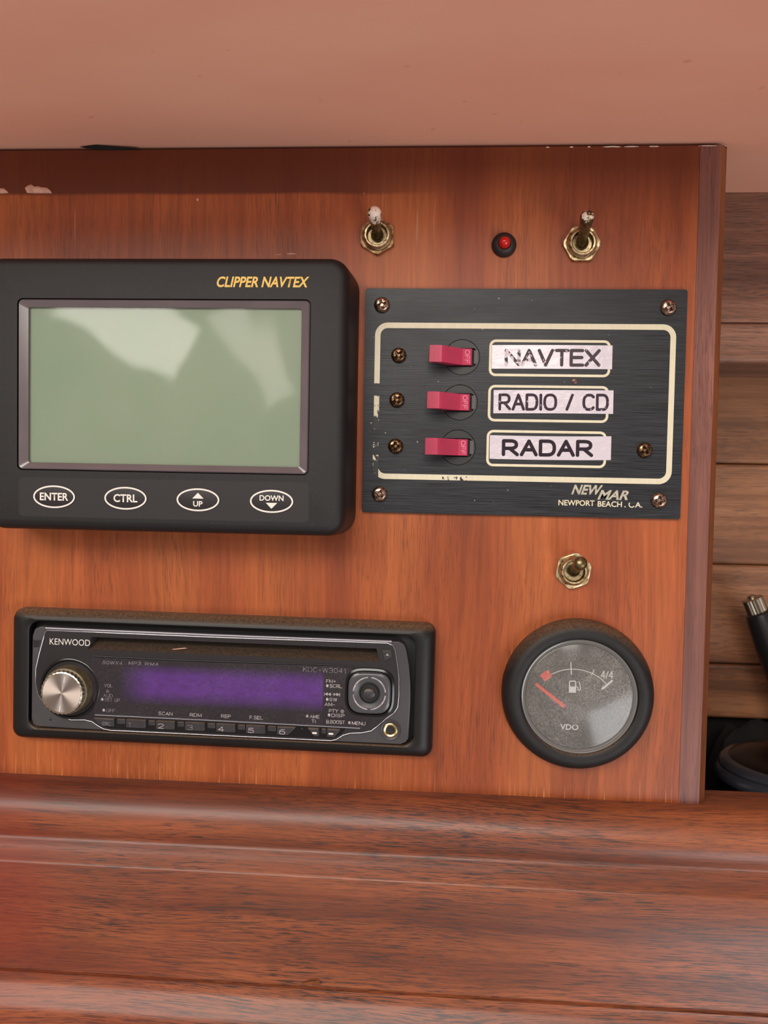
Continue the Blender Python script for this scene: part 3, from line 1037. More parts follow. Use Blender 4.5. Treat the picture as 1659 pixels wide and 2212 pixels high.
def breaker():
    X, Z = 30.15, 31.15
    T = thing('breaker_panel', 'black brushed metal breaker panel with three red rocker switches and white labels', 'switch panel', X, Z)
    P = 1.8
    cs = [(4.8 - X, 49.9 - Z), (4.3 - X, 31.0 - Z), (3.9 - X, 12.1 - Z)]
    plate('face_plate', rrect(0, 0, 132.8, 94.5, 1.0, 4), [circ(cx, cz, 7.45, 40) for cx, cz in cs], 0, P, M['brushed_black'], T, bevel=(.25, 2))
    # printed border
    bd = rrect(30.25 - X, 31.2 - Z, 122.2, 63.6, 4.2, 7)
    bx = min(p[0] for p in bd)
    ul, ll, lr, ur = bd[8:16], bd[16:24], bd[24:32], bd[0:8]
    run = [(bx, 38.6 - Z), (bx, 48 - Z)] + ul[::-1] + ur[::-1] + lr[::-1] + ll[::-1] + [(bx, 8.4 - Z)]
    bmb = bmesh.new()
    ribbon(bmb, run, 2.3, P + .05, caps=False)
    for z0_, z1_ in ((33.4, 19.0), (13.8, 11.5)):
        ribbon(bmb, [(bx, z0_ - Z), (bx, z1_ - Z)], 2.2, P + .05, caps=False)
    face_out(bmb)
    fin('printed_border', bmb, M['cream_print'], T, recalc=False)
    # label frames, strips and words
    for zc, fr, lab, txt in ((49.8, (41.1, 49.8, 49.0, 14.2), (42.0, 50.25, 49.6, 9.8, .3), 'NAVTEX'),
                             (30.9, (41.0, 30.9, 48.8, 14.2), (43.05, 31.7, 49.4, 9.7, .5), 'RADIO / CD'),
                             (12.0, (40.7, 12.1, 48.6, 14.2), (42.3, 12.7, 50.2, 9.9, .35), 'RADAR')):
        line_print('label_frame', [rrect(fr[0] - X, fr[1] - Z, fr[2], fr[3], 2.2, 5)], 1.05, P + .05, M['cream_clean'] if txt != 'RADIO / CD' else M['cream_print'], T)
        cx, cz, w, h, rot = lab
        a = math.radians(rot)
        n = 16
        vs, fs = [], []
        for j in (0, 1):
            for i in range(n + 1):
                lx, lz = w * (i / n - .5), h * (j - .5)
                bow = .25 * (1 - (2 * i / n - 1) ** 2) * (-1 if txt == 'RADAR' else .4)
                vs.append((cx - X + lx * math.cos(a) - lz * math.sin(a), cz - Z + lx * math.sin(a) + lz * math.cos(a) + bow, P + .32))
        for v_ in list(vs):
            vs.append((v_[0], v_[1], P + .02))
        m_ = n + 1
        for i in range(n):
            fs.append((i, i + 1, m_ + i + 1, m_ + i))
            fs.append((i, i + 1, 2 * m_ + i + 1, 2 * m_ + i))
            fs.append((m_ + i, m_ + i + 1, 3 * m_ + i + 1, 3 * m_ + i))
        fs += [(0, m_, 3 * m_, 2 * m_), (n, m_ + n, 3 * m_ + n, 2 * m_ + n)]
        Lb = mk('label_strip', vs, fs, M['label_strip'], T)
        if txt == 'NAVTEX':
            stroke_text('lettering', txt, 23.2 - X, 46.9 - Z, 6.0, 38.2, 1.35, P + .36, M['label_ink_worn'], Lb, rot=rot, gap=.25)
        elif txt == 'RADAR':
            stroke_text('lettering', txt, 23.0 - X, 9.5 - Z, 5.7, 36.4, 1.45, P + .36, M['label_ink_solid'], Lb, rot=rot, gap=.3)
        else:
            stroke_text('lettering', txt, 21.0 - X, 28.4 - Z, 6.0, 44.4, 1.15, P + .36, M['label_ink'], Lb, rot=rot, gap=.3)
    # rockers
    for cx, cz in cs:
        rc = []
        for i in range(48):
            a = 2 * PI * i / 48
            c_, s_ = math.cos(a), math.sin(a)
            r_ = min(5.9 / max(abs(c_), 1e-6), 3.9 / max(abs(s_), 1e-6))
            rc.append((cx - .3 + r_ * c_, cz + r_ * s_))
        Bk = loft('breaker', [(circ(cx, cz, 7.25, 48), .1), (circ(cx, cz, 7.25, 48), P - .2), (rc, P - .2), (rc, .1)], M['disc_black'], T, cap=False, smooth=30)
        plate('breaker_well', circ(cx, cz, 7.6, 32), [], .02, .1, M['black'], Bk)
        box('latch', cx + 5.0, cx + 6.6, cz - 2.6, cz + 2.9, .1, 1.75, M['cap_grey'], Bk)
        # rocker: side profile in x-d, extruded over its width
        xl = -13.7
        top = []
        nr = 9
        for i in range(nr):                                   # ridged thumb end
            xa = xl + .3 + i * .56
            dd = 12.6 + .7 * math.sin(PI * (i + .5) / nr)
            top += [(xa, dd), (xa + .3, dd + .02), (xa + .36, dd - .22), (xa + .5, dd - .22)]
        for i in range(1, 15):
            t = i / 14
            xa = xl + 5.3 + t * 8.6
            dd = 12.6 - 9.0 * (t ** 1.15) * (1.25 - .25 * t) + (.9 * max(0, t - .65))
            top.append((xa, dd))
        top += [(xl + 17.6, 3.2)]
        prof = [(xl, 12.0)] + top + [(xl + 17.9, 2.0), (xl + 17.6, .3), (xl + 8.2, .3), (xl + 7.6, 1.9), (xl + 5.8, 5.2), (xl + 3.0, 8.6), (xl + .6, 10.6)]
        hw = 3.4
        n = len(prof)
        bm = bmesh.new()
        A = [bm.verts.new(((cx + x) * MM, -d * MM, (cz - hw) * MM)) for x, d in prof]
        B = [bm.verts.new(((cx + x) * MM, -d * MM, (cz + hw) * MM)) for x, d in prof]
        for i in range(n):
            j = (i + 1) % n
            bm.faces.new((A[i], A[j], B[j], B[i]))
        bm.faces.new(A)
        bm.faces.new(B)
        Rk = fin('rocker', bm, M['rocker_red'], Bk, 24)
        # OFF printed across the low end, reading downwards
        bmt = bmesh.new()
        stroke_text('', 'OFF', 0, 0, 1.7, 5.4, .24, 0, None, None, gap=.3, bm=bmt)
        for v_ in bmt.verts:
            lx, lz = v_.co.x / MM, v_.co.z / MM
            wx = xl + 15.0 + lz                              # letter height runs along x
            wz = 2.7 - lx
            t = min(1, max(0, (wx - xl - 5.3) / 8.6))
            dd = 12.6 - 9.0 * (t ** 1.15) * (1.25 - .25 * t) + (.9 * max(0, t - .65))
            if wx > xl + 13.9:
                d1 = 12.6 - 9.0 + .9 * .35
                dd = d1 + (3.2 - d1) * (wx - xl - 13.9) / 3.7
            v_.co = ((cx + wx) * MM, -(dd + .06) * MM, (cz + wz) * MM)
        face_out(bmt)
        fin('lettering', bmt, M['rocker_print'], Rk, recalc=False)
    for x, z in ((-29.3, 71.4), (88.9, 70.9), (-28.8, -8.2), (87.6, -8.5)):
        screw(T, x - X, z - Z, P, 3.3, M['screw_steel'], random.uniform(0, 1.5))
    for x, z in ((-21.8, 50.4), (-22.2, 31.7), (-22.4, 12.2), (81.1, 12.2)):
        screw(T, x - X, z - Z, P, 3.2, M['screw_bronze'], random.uniform(0, 1.5))
    lathe('pilot_light', [(1.35, P - .4), (1.35, P + .25), (1.0, P + .5), (.5, P + .6)], M['copper_led'], T, 51.7 - X, 40.5 - Z, 20)
    # maker's name
    font_text('lettering', 'NEW', 51.6 - X, -6.7 - Z, 4.1, 13.0, P + .06, M['logo_grey'], T, shear=.36, bold=.03)
    font_text('lettering', 'MAR', 62.4 - X, -8.6 - Z, 4.0, 12.8, P + .1, M['logo_grey'], T, shear=.36, bold=.03)
    font_text('lettering', 'NEWPORT', 46.4 - X, -11.4 - Z, 2.35, 14.9, P + .06, M['cream_clean'], T, bold=.018)
    font_text('lettering', 'BEACH', 62.6 - X, -11.6 - Z, 2.35, 10.0, P + .06, M['cream_clean'], T, bold=.018)
    font_text('lettering', '.', 73.6 - X, -11.7 - Z, .55, .55, P + .06, M['cream_clean'], T)
    # the C of CA. is rubbed away but for its lower curve
    line_print('lettering', [arc(76.6 - X, -10.4 - Z, 1.1, 1.15, 150, 320)], .42, P + .06, M['cream_clean'], T, closed=False)
    font_text('lettering', 'A.', 77.9 - X, -11.6 - Z, 2.2, 3.1, P + .06, M['cream_clean'], T, bold=.018)


breaker()


# ------------------------------------------------------------------ toggle switches and pilot lamp
def toggle(label, x, z, nut_rot, tilt_up, tilt_side, length, nut_m, lever_m):
    T = thing('toggle_switch', label, 'switch', x, z, group='toggle switches on the instrument board')
    hexa = [(8.0 * math.cos(math.radians(nut_rot + 60 * i)), 8.0 * math.sin(math.radians(nut_rot + 60 * i))) for i in range(6)]
    n = 48

    def hexring(sc, lim):
        out = []
        for i in range(n):
            a = 2 * PI * i / n
            b = (a - math.radians(nut_rot)) % (PI / 3) - PI / 6
            r = 6.9 / math.cos(b)
            out.append((min(r, lim) * sc * math.cos(a), min(r, lim) * sc * math.sin(a)))
        return out
    loft('nut', [(hexring(1, 99), 0), (hexring(1, 99), 1.7), (hexring(1, 7.55), 2.3), (circ(0, 0, 6.5, n), 2.4), (circ(0, 0, 5.9, n), 2.2)], nut_m, T, cap=False, smooth=25)
    lathe('bushing', [(5.95, 0), (5.95, 2.2), (5.6, 2.5), (5.9, 2.9), (5.6, 3.2), (5.8, 3.6), (5.5, 4.4), (5.1, 4.75), (4.5, 4.7), (4.2, 4.2), (4.0, 1.5), (0.1, 1.2)], M['nickel'], T, smooth=30)
    prof = [(2.5, 0.0), (2.7, 1.0), (2.45, 2.2), (2.0, 3.2), (2.0, 6.0), (2.15, 10.0), (2.45, 13.5), (2.75, 16.0), (2.75, 17.3), (2.4, 18.4), (1.6, 19.1), (.6, 19.4)]
    k = length / 19.4
    L = lathe('lever', [(r, d * k) for r, d in prof], lever_m, T, n=24, smooth=50)
    L.location = (0, -1.6 * MM, 0)
    L.rotation_euler = (math.radians(-tilt_up), 0, math.radians(tilt_side))
    return T


toggle('toggle switch whose lever tip is daubed with white paint', -31.8, 100.2, 90, 17, 0, 19.0, M['dirty_nickel'], M['lever_painted'])
toggle('brass toggle switch beside the red lamp with a chipped white fleck on its tip', 53.1, 97.0, 0, 20, -2, 20.0, M['nickel'], M['lever_chipped'])
toggle('brass toggle switch with unpainted lever between breaker panel and fuel gauge', 53.4, -38.8, 20, 17, 2, 18.5, M['nickel'], M['lever_brass'])

T = thing('pilot_lamp', 'small red pilot lamp in a black rubber grommet between two toggle switches', 'lamp', 21.2, 96.8)
lathe('grommet', [(5.1, 0), (5.15, .8), (4.9, 1.7), (4.2, 2.8), (3.3, 3.5), (2.6, 3.6), (2.4, 2.8)], M['led_rubber'], T, n=40, cap=False)
lathe('lens', [(2.4, 2.0), (2.4, 4.6), (2.3, 5.6), (1.9, 6.5), (1.2, 7.1), (.4, 7.3)], M['red_lens'], T, n=32, smooth=60)


# ------------------------------------------------------------------ car stereo
def stereo():
    T = thing('car_stereo', 'black car stereo with silver volume knob and purple display', 'stereo', -96.2, -90.5, 0.42)

    def rr(w, h, r, cx=0, cz=0):
        return rrect(cx, cz, w, h, r, 6)
    # outer trim ring
    loft('trim_frame', [(rr(184.6, 57.4, 4.5), 0), (rr(184.6, 57.4, 4.5), 3.5), (rr(183.4, 56.2, 4.3), 5.4), (rr(180.4, 53.2, 4.0), 6.9), (rr(176, 50.6, 4.0, .1, .2), 7.7), (rr(169.6, 48.2, 4.6, .2, .3), 7.9), (rr(168.0, 47.0, 4.4, .2, .3), 7.4), (rr(167.4, 46.6, 4.2, .2, .3), 2.0)],
         M['trim_plastic'], T, cap=False, smooth=40)
    plate('frame_well', rr(170, 49, 3, .2, .3), [], 0, 2.0, M['black'], T)
    # front plate, its right edge bowed outwards
    o = []
    for x, z in [(-78.5, 21.6), (-60, 21.4), (0, 21.2), (60, 21.2), (77.0, 21.2)]:
        o.append((x, z))
    o += [(79.2, 20.2), (80.2, 18.0), (81.6, 11), (82.4, 3), (82.6, -4), (82.4, -12), (82.2, -19.6), (81.0, -21.6), (78.8, -22.6)]
    o += [(40, -22.7), (0, -22.7), (-60, -22.6), (-79, -22.4), (-81.4, -21.4), (-82.2, -19), (-82.2, 0), (-82.0, 17.5), (-81.0, 20.4)]
    SLOT = [(-55.7, 17.9), (-55.8, 14.3), (-57.0, 12.7), (69.0, 12.5), (67.5, 17.8)]
    # inner field bounded by the bright line
    ch = [(-75.1, 20.1), (-40, 20.0), (0, 19.95), (40, 20.2), (72, 20.4), (74.6, 19.6), (75.6, 17.5), (76.6, 12.0), (77.4, 6), (77.6, -2), (77.2, -6.5), (75.8, -9.0), (72.6, -11.6), (69.0, -15.0), (66.4, -17.2), (62.4, -18.2),
          (57.5, -18.6), (54.5, -19.6), (51.6, -21.6), (49.4, -22.2), (-46.4, -22.3), (-49.5, -21.9), (-52.2, -20.6), (-54.8, -18.9), (-58, -18.3), (-64, -18.6), (-70.2, -16.8), (-75.6, -12.8), (-79.0, -8.0), (-80.2, -3.0), (-80.2, 3.0), (-78.9, 9.0), (-76.9, 16.5), (-76.2, 19.3)]
    plate('front_plate', o, [[(x, z) for x, z in SLOT]], 2.0, 8.0, M['radio_grey'], T, bevel=(.5, 3))
    # brighter bar along the top edge
    tube3('top_bar', [(-76, 20.9, 8.0), (-40, 20.85, 8.15), (0, 20.8, 8.2), (40, 20.9, 8.2), (74, 21.0, 8.1)], .75, M['satin_silver'], T)
    slot = [(-55.8, 18.0), (-55.9, 14.2), (-57.2, 12.6), (69.2, 12.4), (67.6, 17.9)]
    IN = plate('inner_panel', ch, [slot], 4.0, 8.5, M['radio_inner'], T)
    tube3('bright_line', [(x, z, 8.5) for x, z in ch], .28, M['chrome_line'], IN, closed=True)
    # disc slot: sloped dusty floor and dark throat
    mk('disc_slot', [(-57.2, 12.6, 8.3), (69.2, 12.4, 8.3), (68.6, 14.6, 5.0), (-56.4, 14.6, 5.0), (-56, 18.6, 2.2), (68.4, 18.6, 2.2), (-56.5, 15.2, 2.2), (68.9, 15.2, 2.2)],
       [(0, 1, 2, 3), (3, 2, 7, 6), (6, 7, 5, 4)], M['slot_dust'], IN, smooth=80)
    mk('dust_fluff', [(-20.5, 13.9, 7.4), (-14.8, 14.6, 6.9), (-13.8, 14.4, 6.9), (-19.6, 13.7, 7.5)], [(0, 1, 2, 3)], M['glue'], IN)
    # eject key
    ek = [(69.6, 17.6), (74.4, 17.9), (74.9, 14.4), (71.6, 12.2), (70.8, 12.4)]
    line_print('key_gap', [ek], .5, 8.56, M['black'], IN)
    E_ = plate('eject_key', [(70.0, 17.2), (74.0, 17.5), (74.4, 14.6), (71.6, 12.8), (71.2, 12.9)], [], 8.4, 8.9, M['radio_key'], T, bevel=(.15, 2))
    poly_print('arrow', [[(71.6, 15.2), (73.0, 15.2), (72.3, 16.2)]], 8.95, M['grey_print'], E_)
    # display with its clear cover
    dp = [(-55.5, 9.3), (-20, 9.1), (20, 9.5), (56.5, 9.9), (58.4, 8.9), (64, 8), (66, 0), (66, -9), (66, -11.6), (63.8, -15.2), (61.6, -16.0), (0, -15.6), (-53.6, -15.6)]
    D_ = plate('display', dp, [], 8.4, 8.62, M['radio_display'], T)
    cover = [(x * .998, z * .998) for x, z in dp]
    plate('display_cover', cover, [], 8.64, 8.95, M['radio_lens'], D_)
    tube3('display_edge', [(-54.5, 9.7, 8.6), (-20, 9.5, 8.6), (20, 9.9, 8.6), (56.5, 10.3, 8.6), (58.4, 9.3, 8.6)], .3, M['gloss_black'], D_)
    tube3('display_edge', [(-53.6, -15.9, 8.6), (0, -15.9, 8.6), (61.6, -16.3, 8.6)], .26, M['satin_silver'], D_)
    tx = M['grey_print']
    q = 9.0
    stroke_text('lettering', 'KDC-W3041', 36.9, 7.0, 1.9, 18.0, .22, q, M['faint_print'], D_, gap=.35)
    stroke_text('lettering', '50WX4', -50.3, 6.6, 1.3, 8.6, .24, q, M['faint_print'], D_, gap=.4, slant=.2)
    stroke_text('lettering', 'MP3 WMA', -38.8, 6.8, 1.3, 13.0, .24, q, M['faint_print'], D_, gap=.4, slant=.2)
    for t, x, z, wd, m_ in (('FM+', 46.8, 2.7, 4.0, tx), ('SCRL', 48.4, .7, 5.0, tx), ('SW', 48.4, -5.1, 3.1, tx), ('AM-', 46.4, -7.2, 4.2, tx), ('PTY', 48.3, -9.9, 3.8, tx), ('DISP', 49.4, -11.8, 5.4, tx),
                             ('B.BOOST', 47.3, -14.6, 7.7, tx), ('MENU', 58.2, -14.7, 5.6, tx), ('AME', 40.2, -12.7, 4.0, tx), ('TI', 41.0, -14.7, 1.6, tx),
                             ('SCAN', -25.3, -14.4, 6.0, tx), ('RDM', -11.6, -14.4, 5.0, tx), ('REP', 2.0, -14.3, 4.0, tx), ('F.SEL', 14.4, -14.3, 5.6, tx),
                             ('VOL', -49.3, -3.4, 3.5, M['faint_print']), ('AUD', -49.7, -7.7, 4.0, M['faint_print']), ('SET UP', -49.1, -9.5, 6.6, M['faint_print']), ('OFF', -48.4, -14.2, 3.8, M['faint_print'])):
        stroke_text('lettering', t, x, z, 1.3, wd, .2, q, m_, D_, gap=.32)
    for x, z in ((47.3, 1.35), (47.4, -4.4), (48.3, -11.1), (57.0, -14.0), (39.0, -12.0), (-50.2, -8.8), (-49.5, -13.5)):
        poly_print('mark', [rrect(x, z, 1.0, 1.2, .3, 3)], q, tx, D_)
    # skip arrows and the two little target rings
    poly_print('mark', [[(46.0, -2.9), (46.25, -2.9), (46.25, -1.5), (46.0, -1.5)]] + [[(a, -2.2), (a + 1.25, -2.9), (a + 1.25, -1.5)] for a in (46.3, 47.55)] +
               [[(a, -2.9), (a + 1.25, -2.2), (a, -1.5)] for a in (50.0, 51.25)] + [[(52.5, -2.9), (52.75, -2.9), (52.75, -1.5), (52.5, -1.5)], circ(49.4, -2.2, .18, 8)], q, tx, D_)
    line_print('mark', [circ(53.9, -9.3, .65, 14), circ(53.9, -9.3, .2, 8)], .2, q, tx, D_)
    line_print('mark', [circ(-47.8, -5.2, .6, 12), circ(-47.8, -5.2, .15, 8)], .18, q, M['faint_print'], D_)
    # preset keys with small bridges between them
    xs = [(-53.9, -44.6, 'SRC'), (-39.5, -30.7, '1'), (-26.4, -18.0, '2'), (-13.7, -4.9, '3'), (-.1, 8.3, '4'), (12.8, 21.2, '5'), (26.2, 34.4, '6'), (39.2, 44.3, ''), (47.6, 53.4, '')]
    plate('key_well', [(-52.5, -16.6), (55.5, -16.6), (54.0, -18.9), (51.2, -20.6), (48.9, -21.3), (-46.4, -21.5), (-49.4, -21.0), (-52.0, -19.4)], [], 8.4, 8.56, M['gloss_black'], IN)
    for i, (a, b, t) in enumerate(xs):
        if t == 'SRC':
            pl = [(a, -16.9), (b, -16.9), (b, -20.3), (a + 4.5, -20.3), (a + 2.2, -19.6)]
        elif t == '6':
            pl = [(a, -16.9), (b, -16.9), (b - 3.2, -20.4), (a, -20.4)]
        elif i == 7:
            pl = [(a, -16.9), (b, -16.9), (b, -20.4), (a + 3.0, -20.4)]
        elif i == 8:
            pl = [(a, -16.9), (b, -16.9), (b - 2.4, -20.4), (a, -20.4)]
        else:
            pl = [(a, -16.9), (b, -16.9), (b, -20.4), (a, -20.4)]
        Kp = plate('preset_key', pl, [], 8.5, 9.7, M['radio_key'], T, bevel=(.3, 2))
        if t and t != 'SRC':
            stroke_text('lettering', t, a + 1.2, -20.0, 1.9, 2.3 if t != '1' else .9, .26, 9.74, tx if t not in '13' else M['faint_print'], Kp)
        elif t == 'SRC':
            stroke_text('lettering', t, a + 4.2, -19.8, 1.3, 3.6, .22, 9.74, M['faint_print'], Kp)
        else:
            xm = a + 3.0 if i == 7 else a + 1.6
            poly_print('mark', [rrect(xm + .2, -18.9, 2.1, .75, .35, 3)], 9.74, M['white_print'], Kp)
        if i < 8 and i != 6:
            plate('key_bridge', [(b + .9, -17.0), (xs[i + 1][0] - .3, -17.0), (xs[i + 1][0] - .3, -19.2), (b + .9, -19.2)], [], 8.5, 9.2, M['radio_key'], T, bevel=(.25, 2))
    lathe('receiver_dot', [(.35, 8.4), (.35, 8.8), (.15, 8.9)], M['gloss_black'], T, 36.8, -17.8, 10)
    # volume knob
    cx, cz = -64.9, -4.9
    lathe('knob_collar', [(13.4, 8.4), (13.3, 8.75), (12.9, 9.0), (12.3, 9.0), (11.6, 8.2), (11.2, 7.6), (10.6, 7.5)], M['gloss_black'], T, cx, cz, 56, cap=False)
    n = 120

    def kn(r, d, g):
        return ([((r + (g if (i // 2) % 2 else 0)) * math.cos(2 * PI * i / n), (r + (g if (i // 2) % 2 else 0)) * math.sin(2 * PI * i / n)) for i in range(n)], d)
    KB = loft('volume_knob', [kn(10.5, 7.4, 0), kn(10.4, 8.8, 0), kn(9.9, 13.8, 0), kn(9.2, 14.2, 0)], M['knob_side'], T, smooth=40, loc=(cx, cz, 0))
    loft('knurled_rim', [kn(8.9, 14.0, 0), kn(9.1, 14.3, .28), kn(9.1, 16.0, .28), kn(8.9, 16.5, .2), kn(8.5, 16.7, 0), kn(8.3, 16.4, 0)], M['silver_knurl'], KB, cap=False, smooth=30)
    lathe('knob_face', [(8.35, 16.2), (8.3, 16.45), (.05, 16.6)], M['spun_metal'], KB, 0, 0, 96, smooth=60)
    mk('knob_pointer', [(-1.05, -7.6, 16.5), (-.75, -7.7, 16.5), (1.35, 6.9, 16.52), (1.1, 7.0, 16.52)], [(0, 1, 2, 3)], M['white_print'], KB)
    bpy.context.view_layer.update()
    # rocker pad
    px, pz = 65.3, -0.7
    J = loft('control_pad', [(squircle(px, pz, 10.6, 10.4, 3.4), 8.4), (squircle(px, pz, 10.4, 10.2, 3.4), 9.3), (squircle(px, pz, 9.6, 9.4, 3.4), 9.6), (squircle(px, pz, 9.2, 9.0, 3.4), 9.0)], M['gloss_black'], T, cap=False, smooth=35)
    loft('pad_key', [(squircle(px, pz, 9.1, 8.9, 3.4), 8.6), (squircle(px, pz, 8.9, 8.7, 3.4), 10.2), (squircle(px, pz, 8.2, 8.0, 3.2), 10.7), (squircle(px, pz, 6.2, 6.0, 2.4), 10.4), (squircle(px, pz, 4.3, 4.3, 2.0), 9.7)], M['pad_grey'], J, smooth=50)
    line_print('pad_arc', [arc(px, pz, 6.8, 6.8, a0, a0 + 74) for a0 in (8, 98, 188, 278)], .55, 10.75, M['grey_print'], J, closed=False)
    lathe('pad_ring', [(4.3, 9.6), (4.2, 10.8), (3.9, 11.0), (3.6, 10.6)], M['black'], J, px, pz, 36)
    CB = loft('centre_key', [(circ(px, pz, 2.7, 32, 2.2), 10.4), (circ(px, pz, 2.6, 32, 2.1), 11.6), (circ(px, pz, 2.1, 32, 1.6), 11.9)], M['radio_key'], J, smooth=40)
    # auxiliary socket
    ax, az = 74.4, -16.5
    A = lathe('aux_socket', [(4.4, 7.9), (4.4, 8.4), (4.1, 8.7), (3.6, 8.5), (3.2, 8.2)], M['radio_grey'], T, ax, az, 36, cap=False)
    lathe('socket_ring', [(3.1, 7.9), (3.0, 8.7), (2.6, 8.9), (2.0, 8.7), (1.7, 8.1)], M['brass'], A, ax, az, 32, cap=False)
    lathe('socket_hole', [(1.8, 8.2), (1.6, 8.15)], M['black'], A, ax, az, 24)
    font_text('lettering', 'KENWOOD', -74.0, 14.0, 2.7, 17.9, 8.56, M['white_print'], IN, bold=-.004)
    # release catch at the left of the plate and the reset pinhole
    plate('release_catch', [(-81.4, 15.6), (-78.0, 15.8), (-79.1, 12.6), (-81.4, 12.4)], [], 7.9, 8.3, M['radio_inner'], T, bevel=(.15, 2))
    lathe('reset_hole', [(.55, 8.03), (.4, 8.06)], M['black'], T, -73.5, -19.0, 12)


stereo()


# ------------------------------------------------------------------ fuel gauge
def gauge():
    T = thing('fuel_gauge', 'round fuel gauge with black rubber rim and red needle under dusty glass', 'gauge', 56.3, -90.5, 0.0)
    lathe('bezel', [(31.6, 0), (31.7, 2.5), (31.2, 5.2), (30.2, 7.3), (28.7, 8.7), (27.2, 9.2), (24.6, 8.9), (24.1, 8.5), (23.9, 6.0), (23.7, 2.5)], M['rubber'], T, n=96, cap=False, smooth=50)
    lathe('retaining_ring', [(24.0, 5.0), (23.9, 8.2), (23.6, 8.6), (23.2, 8.5), (22.7, 7.7), (22.5, 7.6), (22.3, 7.9), (22.1, 7.6), (22.0, 3.0)], M['glass_edge'], T, n=96, cap=False, smooth=40)
    Dl = lathe('dial', [(23.9, 2.0), (23.6, 3.0)], M['dial_black'], T, n=72)
    px, pz = -1.6, -8.2
    r = 18.6
    line_print('scale_arc', [arc(px, pz, r, r, 44, 126, 40)], .32, 3.06, M['dial_white'], Dl, closed=False)

    def tick(a, r0, r1, t, m_):
        a = math.radians(a)
        line_print('scale_mark', [[(px + r0 * math.cos(a), pz + r0 * math.sin(a)), (px + r1 * math.cos(a), pz + r1 * math.sin(a))]], t, 3.08, m_, Dl, closed=False)
    tick(94.0, 16.4, 21.4, .42, M['dial_white'])
    tick(66, 18.0, 20.4, .3, M['dial_white'])
    tick(42, 16.0, 21.2, .85, M['dial_white'])
    # red reserve block at the empty end
    blk = []
    for rr_, sgn in ((17.6, 1), (21.0, -1)):
        for i in range(7):
            a = math.radians((121 + 12 * i / 6) if sgn > 0 else (133 - 12 * i / 6))
            blk.append((px + rr_ * math.cos(a), pz + rr_ * math.sin(a)))
    poly_print('reserve_mark', [blk], 3.08, M['dial_red'], Dl)
    stroke_text('lettering', '4/4', 9.6, 7.0, 3.0, 4.9, .38, 3.08, M['dial_white'], Dl, gap=.22)
    stroke_text('lettering', '1/2', -4.2, 14.6, 2.2, 3.4, .26, 3.08, M['faint_print'], Dl, gap=.22)
    font_text('lettering', 'VDO', -6.8, -15.5, 2.5, 7.6, 3.08, M['dial_white'], Dl, bold=.02)
    # pump symbol
    ix, iz = -3.6, .4
    line_print('pump_symbol', [rrect(ix + 1.5, iz + 3.6, 2.5, 2.6, .4, 3)], .45, 3.08, M['dial_white'], Dl)
    poly_print('pump_symbol', [[(ix, iz), (ix + 3.0, iz), (ix + 3.0, iz + 2.6), (ix, iz + 2.6)]], 3.09, M['dial_white'], Dl)
    line_print('pump_symbol', [[(ix + 3.1, iz + 2.6), (ix + 3.7, iz + 2.3), (ix + 3.8, iz + 1.2), (ix + 4.5, iz + 1.0), (ix + 4.8, iz + 1.8), (ix + 4.6, iz + 3.6), (ix + 4.1, iz + 4.8)]], .32, 3.09, M['dial_white'], Dl, closed=False)
    # needle
    dx, dz = -17.6 - px, 3.9 - pz
    ln = math.hypot(dx, dz)
    ux, uz = dx / ln, dz / ln
    nx, nz = -uz, ux
    pts = []
    for s, wd in ((4.6, .85), (ln, .62)):
        pts.append((s, wd))
    lo = [(px + ux * pts[0][0] + nx * pts[0][1], pz + uz * pts[0][0] + nz * pts[0][1]), (px + ux * pts[1][0] + nx * pts[1][1], pz + uz * pts[1][0] + nz * pts[1][1]),
          (px + ux * pts[1][0] - nx * pts[1][1], pz + uz * pts[1][0] - nz * pts[1][1]), (px + ux * pts[0][0] - nx * pts[0][1], pz + uz * pts[0][0] - nz * pts[0][1])]
    plate('needle', lo, [], 3.9, 4.4, M['dial_red'], T, back=True)
    lathe('pivot_cap', [(4.7, 3.0), (4.6, 4.6), (4.0, 5.1), (2.0, 5.2)], M['cap_grey'], T, px, pz, 40)
    lathe('zero_peg', [(.6, 3.0), (.6, 4.2), (.3, 4.5)], M['gloss_black'], T, -8.6, -9.6, 14)
    R0, rise = 22.2, 2.4
    lathe('glass', [(R0, 7.4)] + [(R0 * math.cos(PI / 2 * i / 14) if i < 14 else .02, 7.7 + rise * (1 - (R0 * math.cos(PI / 2 * i / 14) / R0) ** 2)) for i in range(1, 15)], M['gauge_glass'], T, n=72, smooth=80)


gauge()


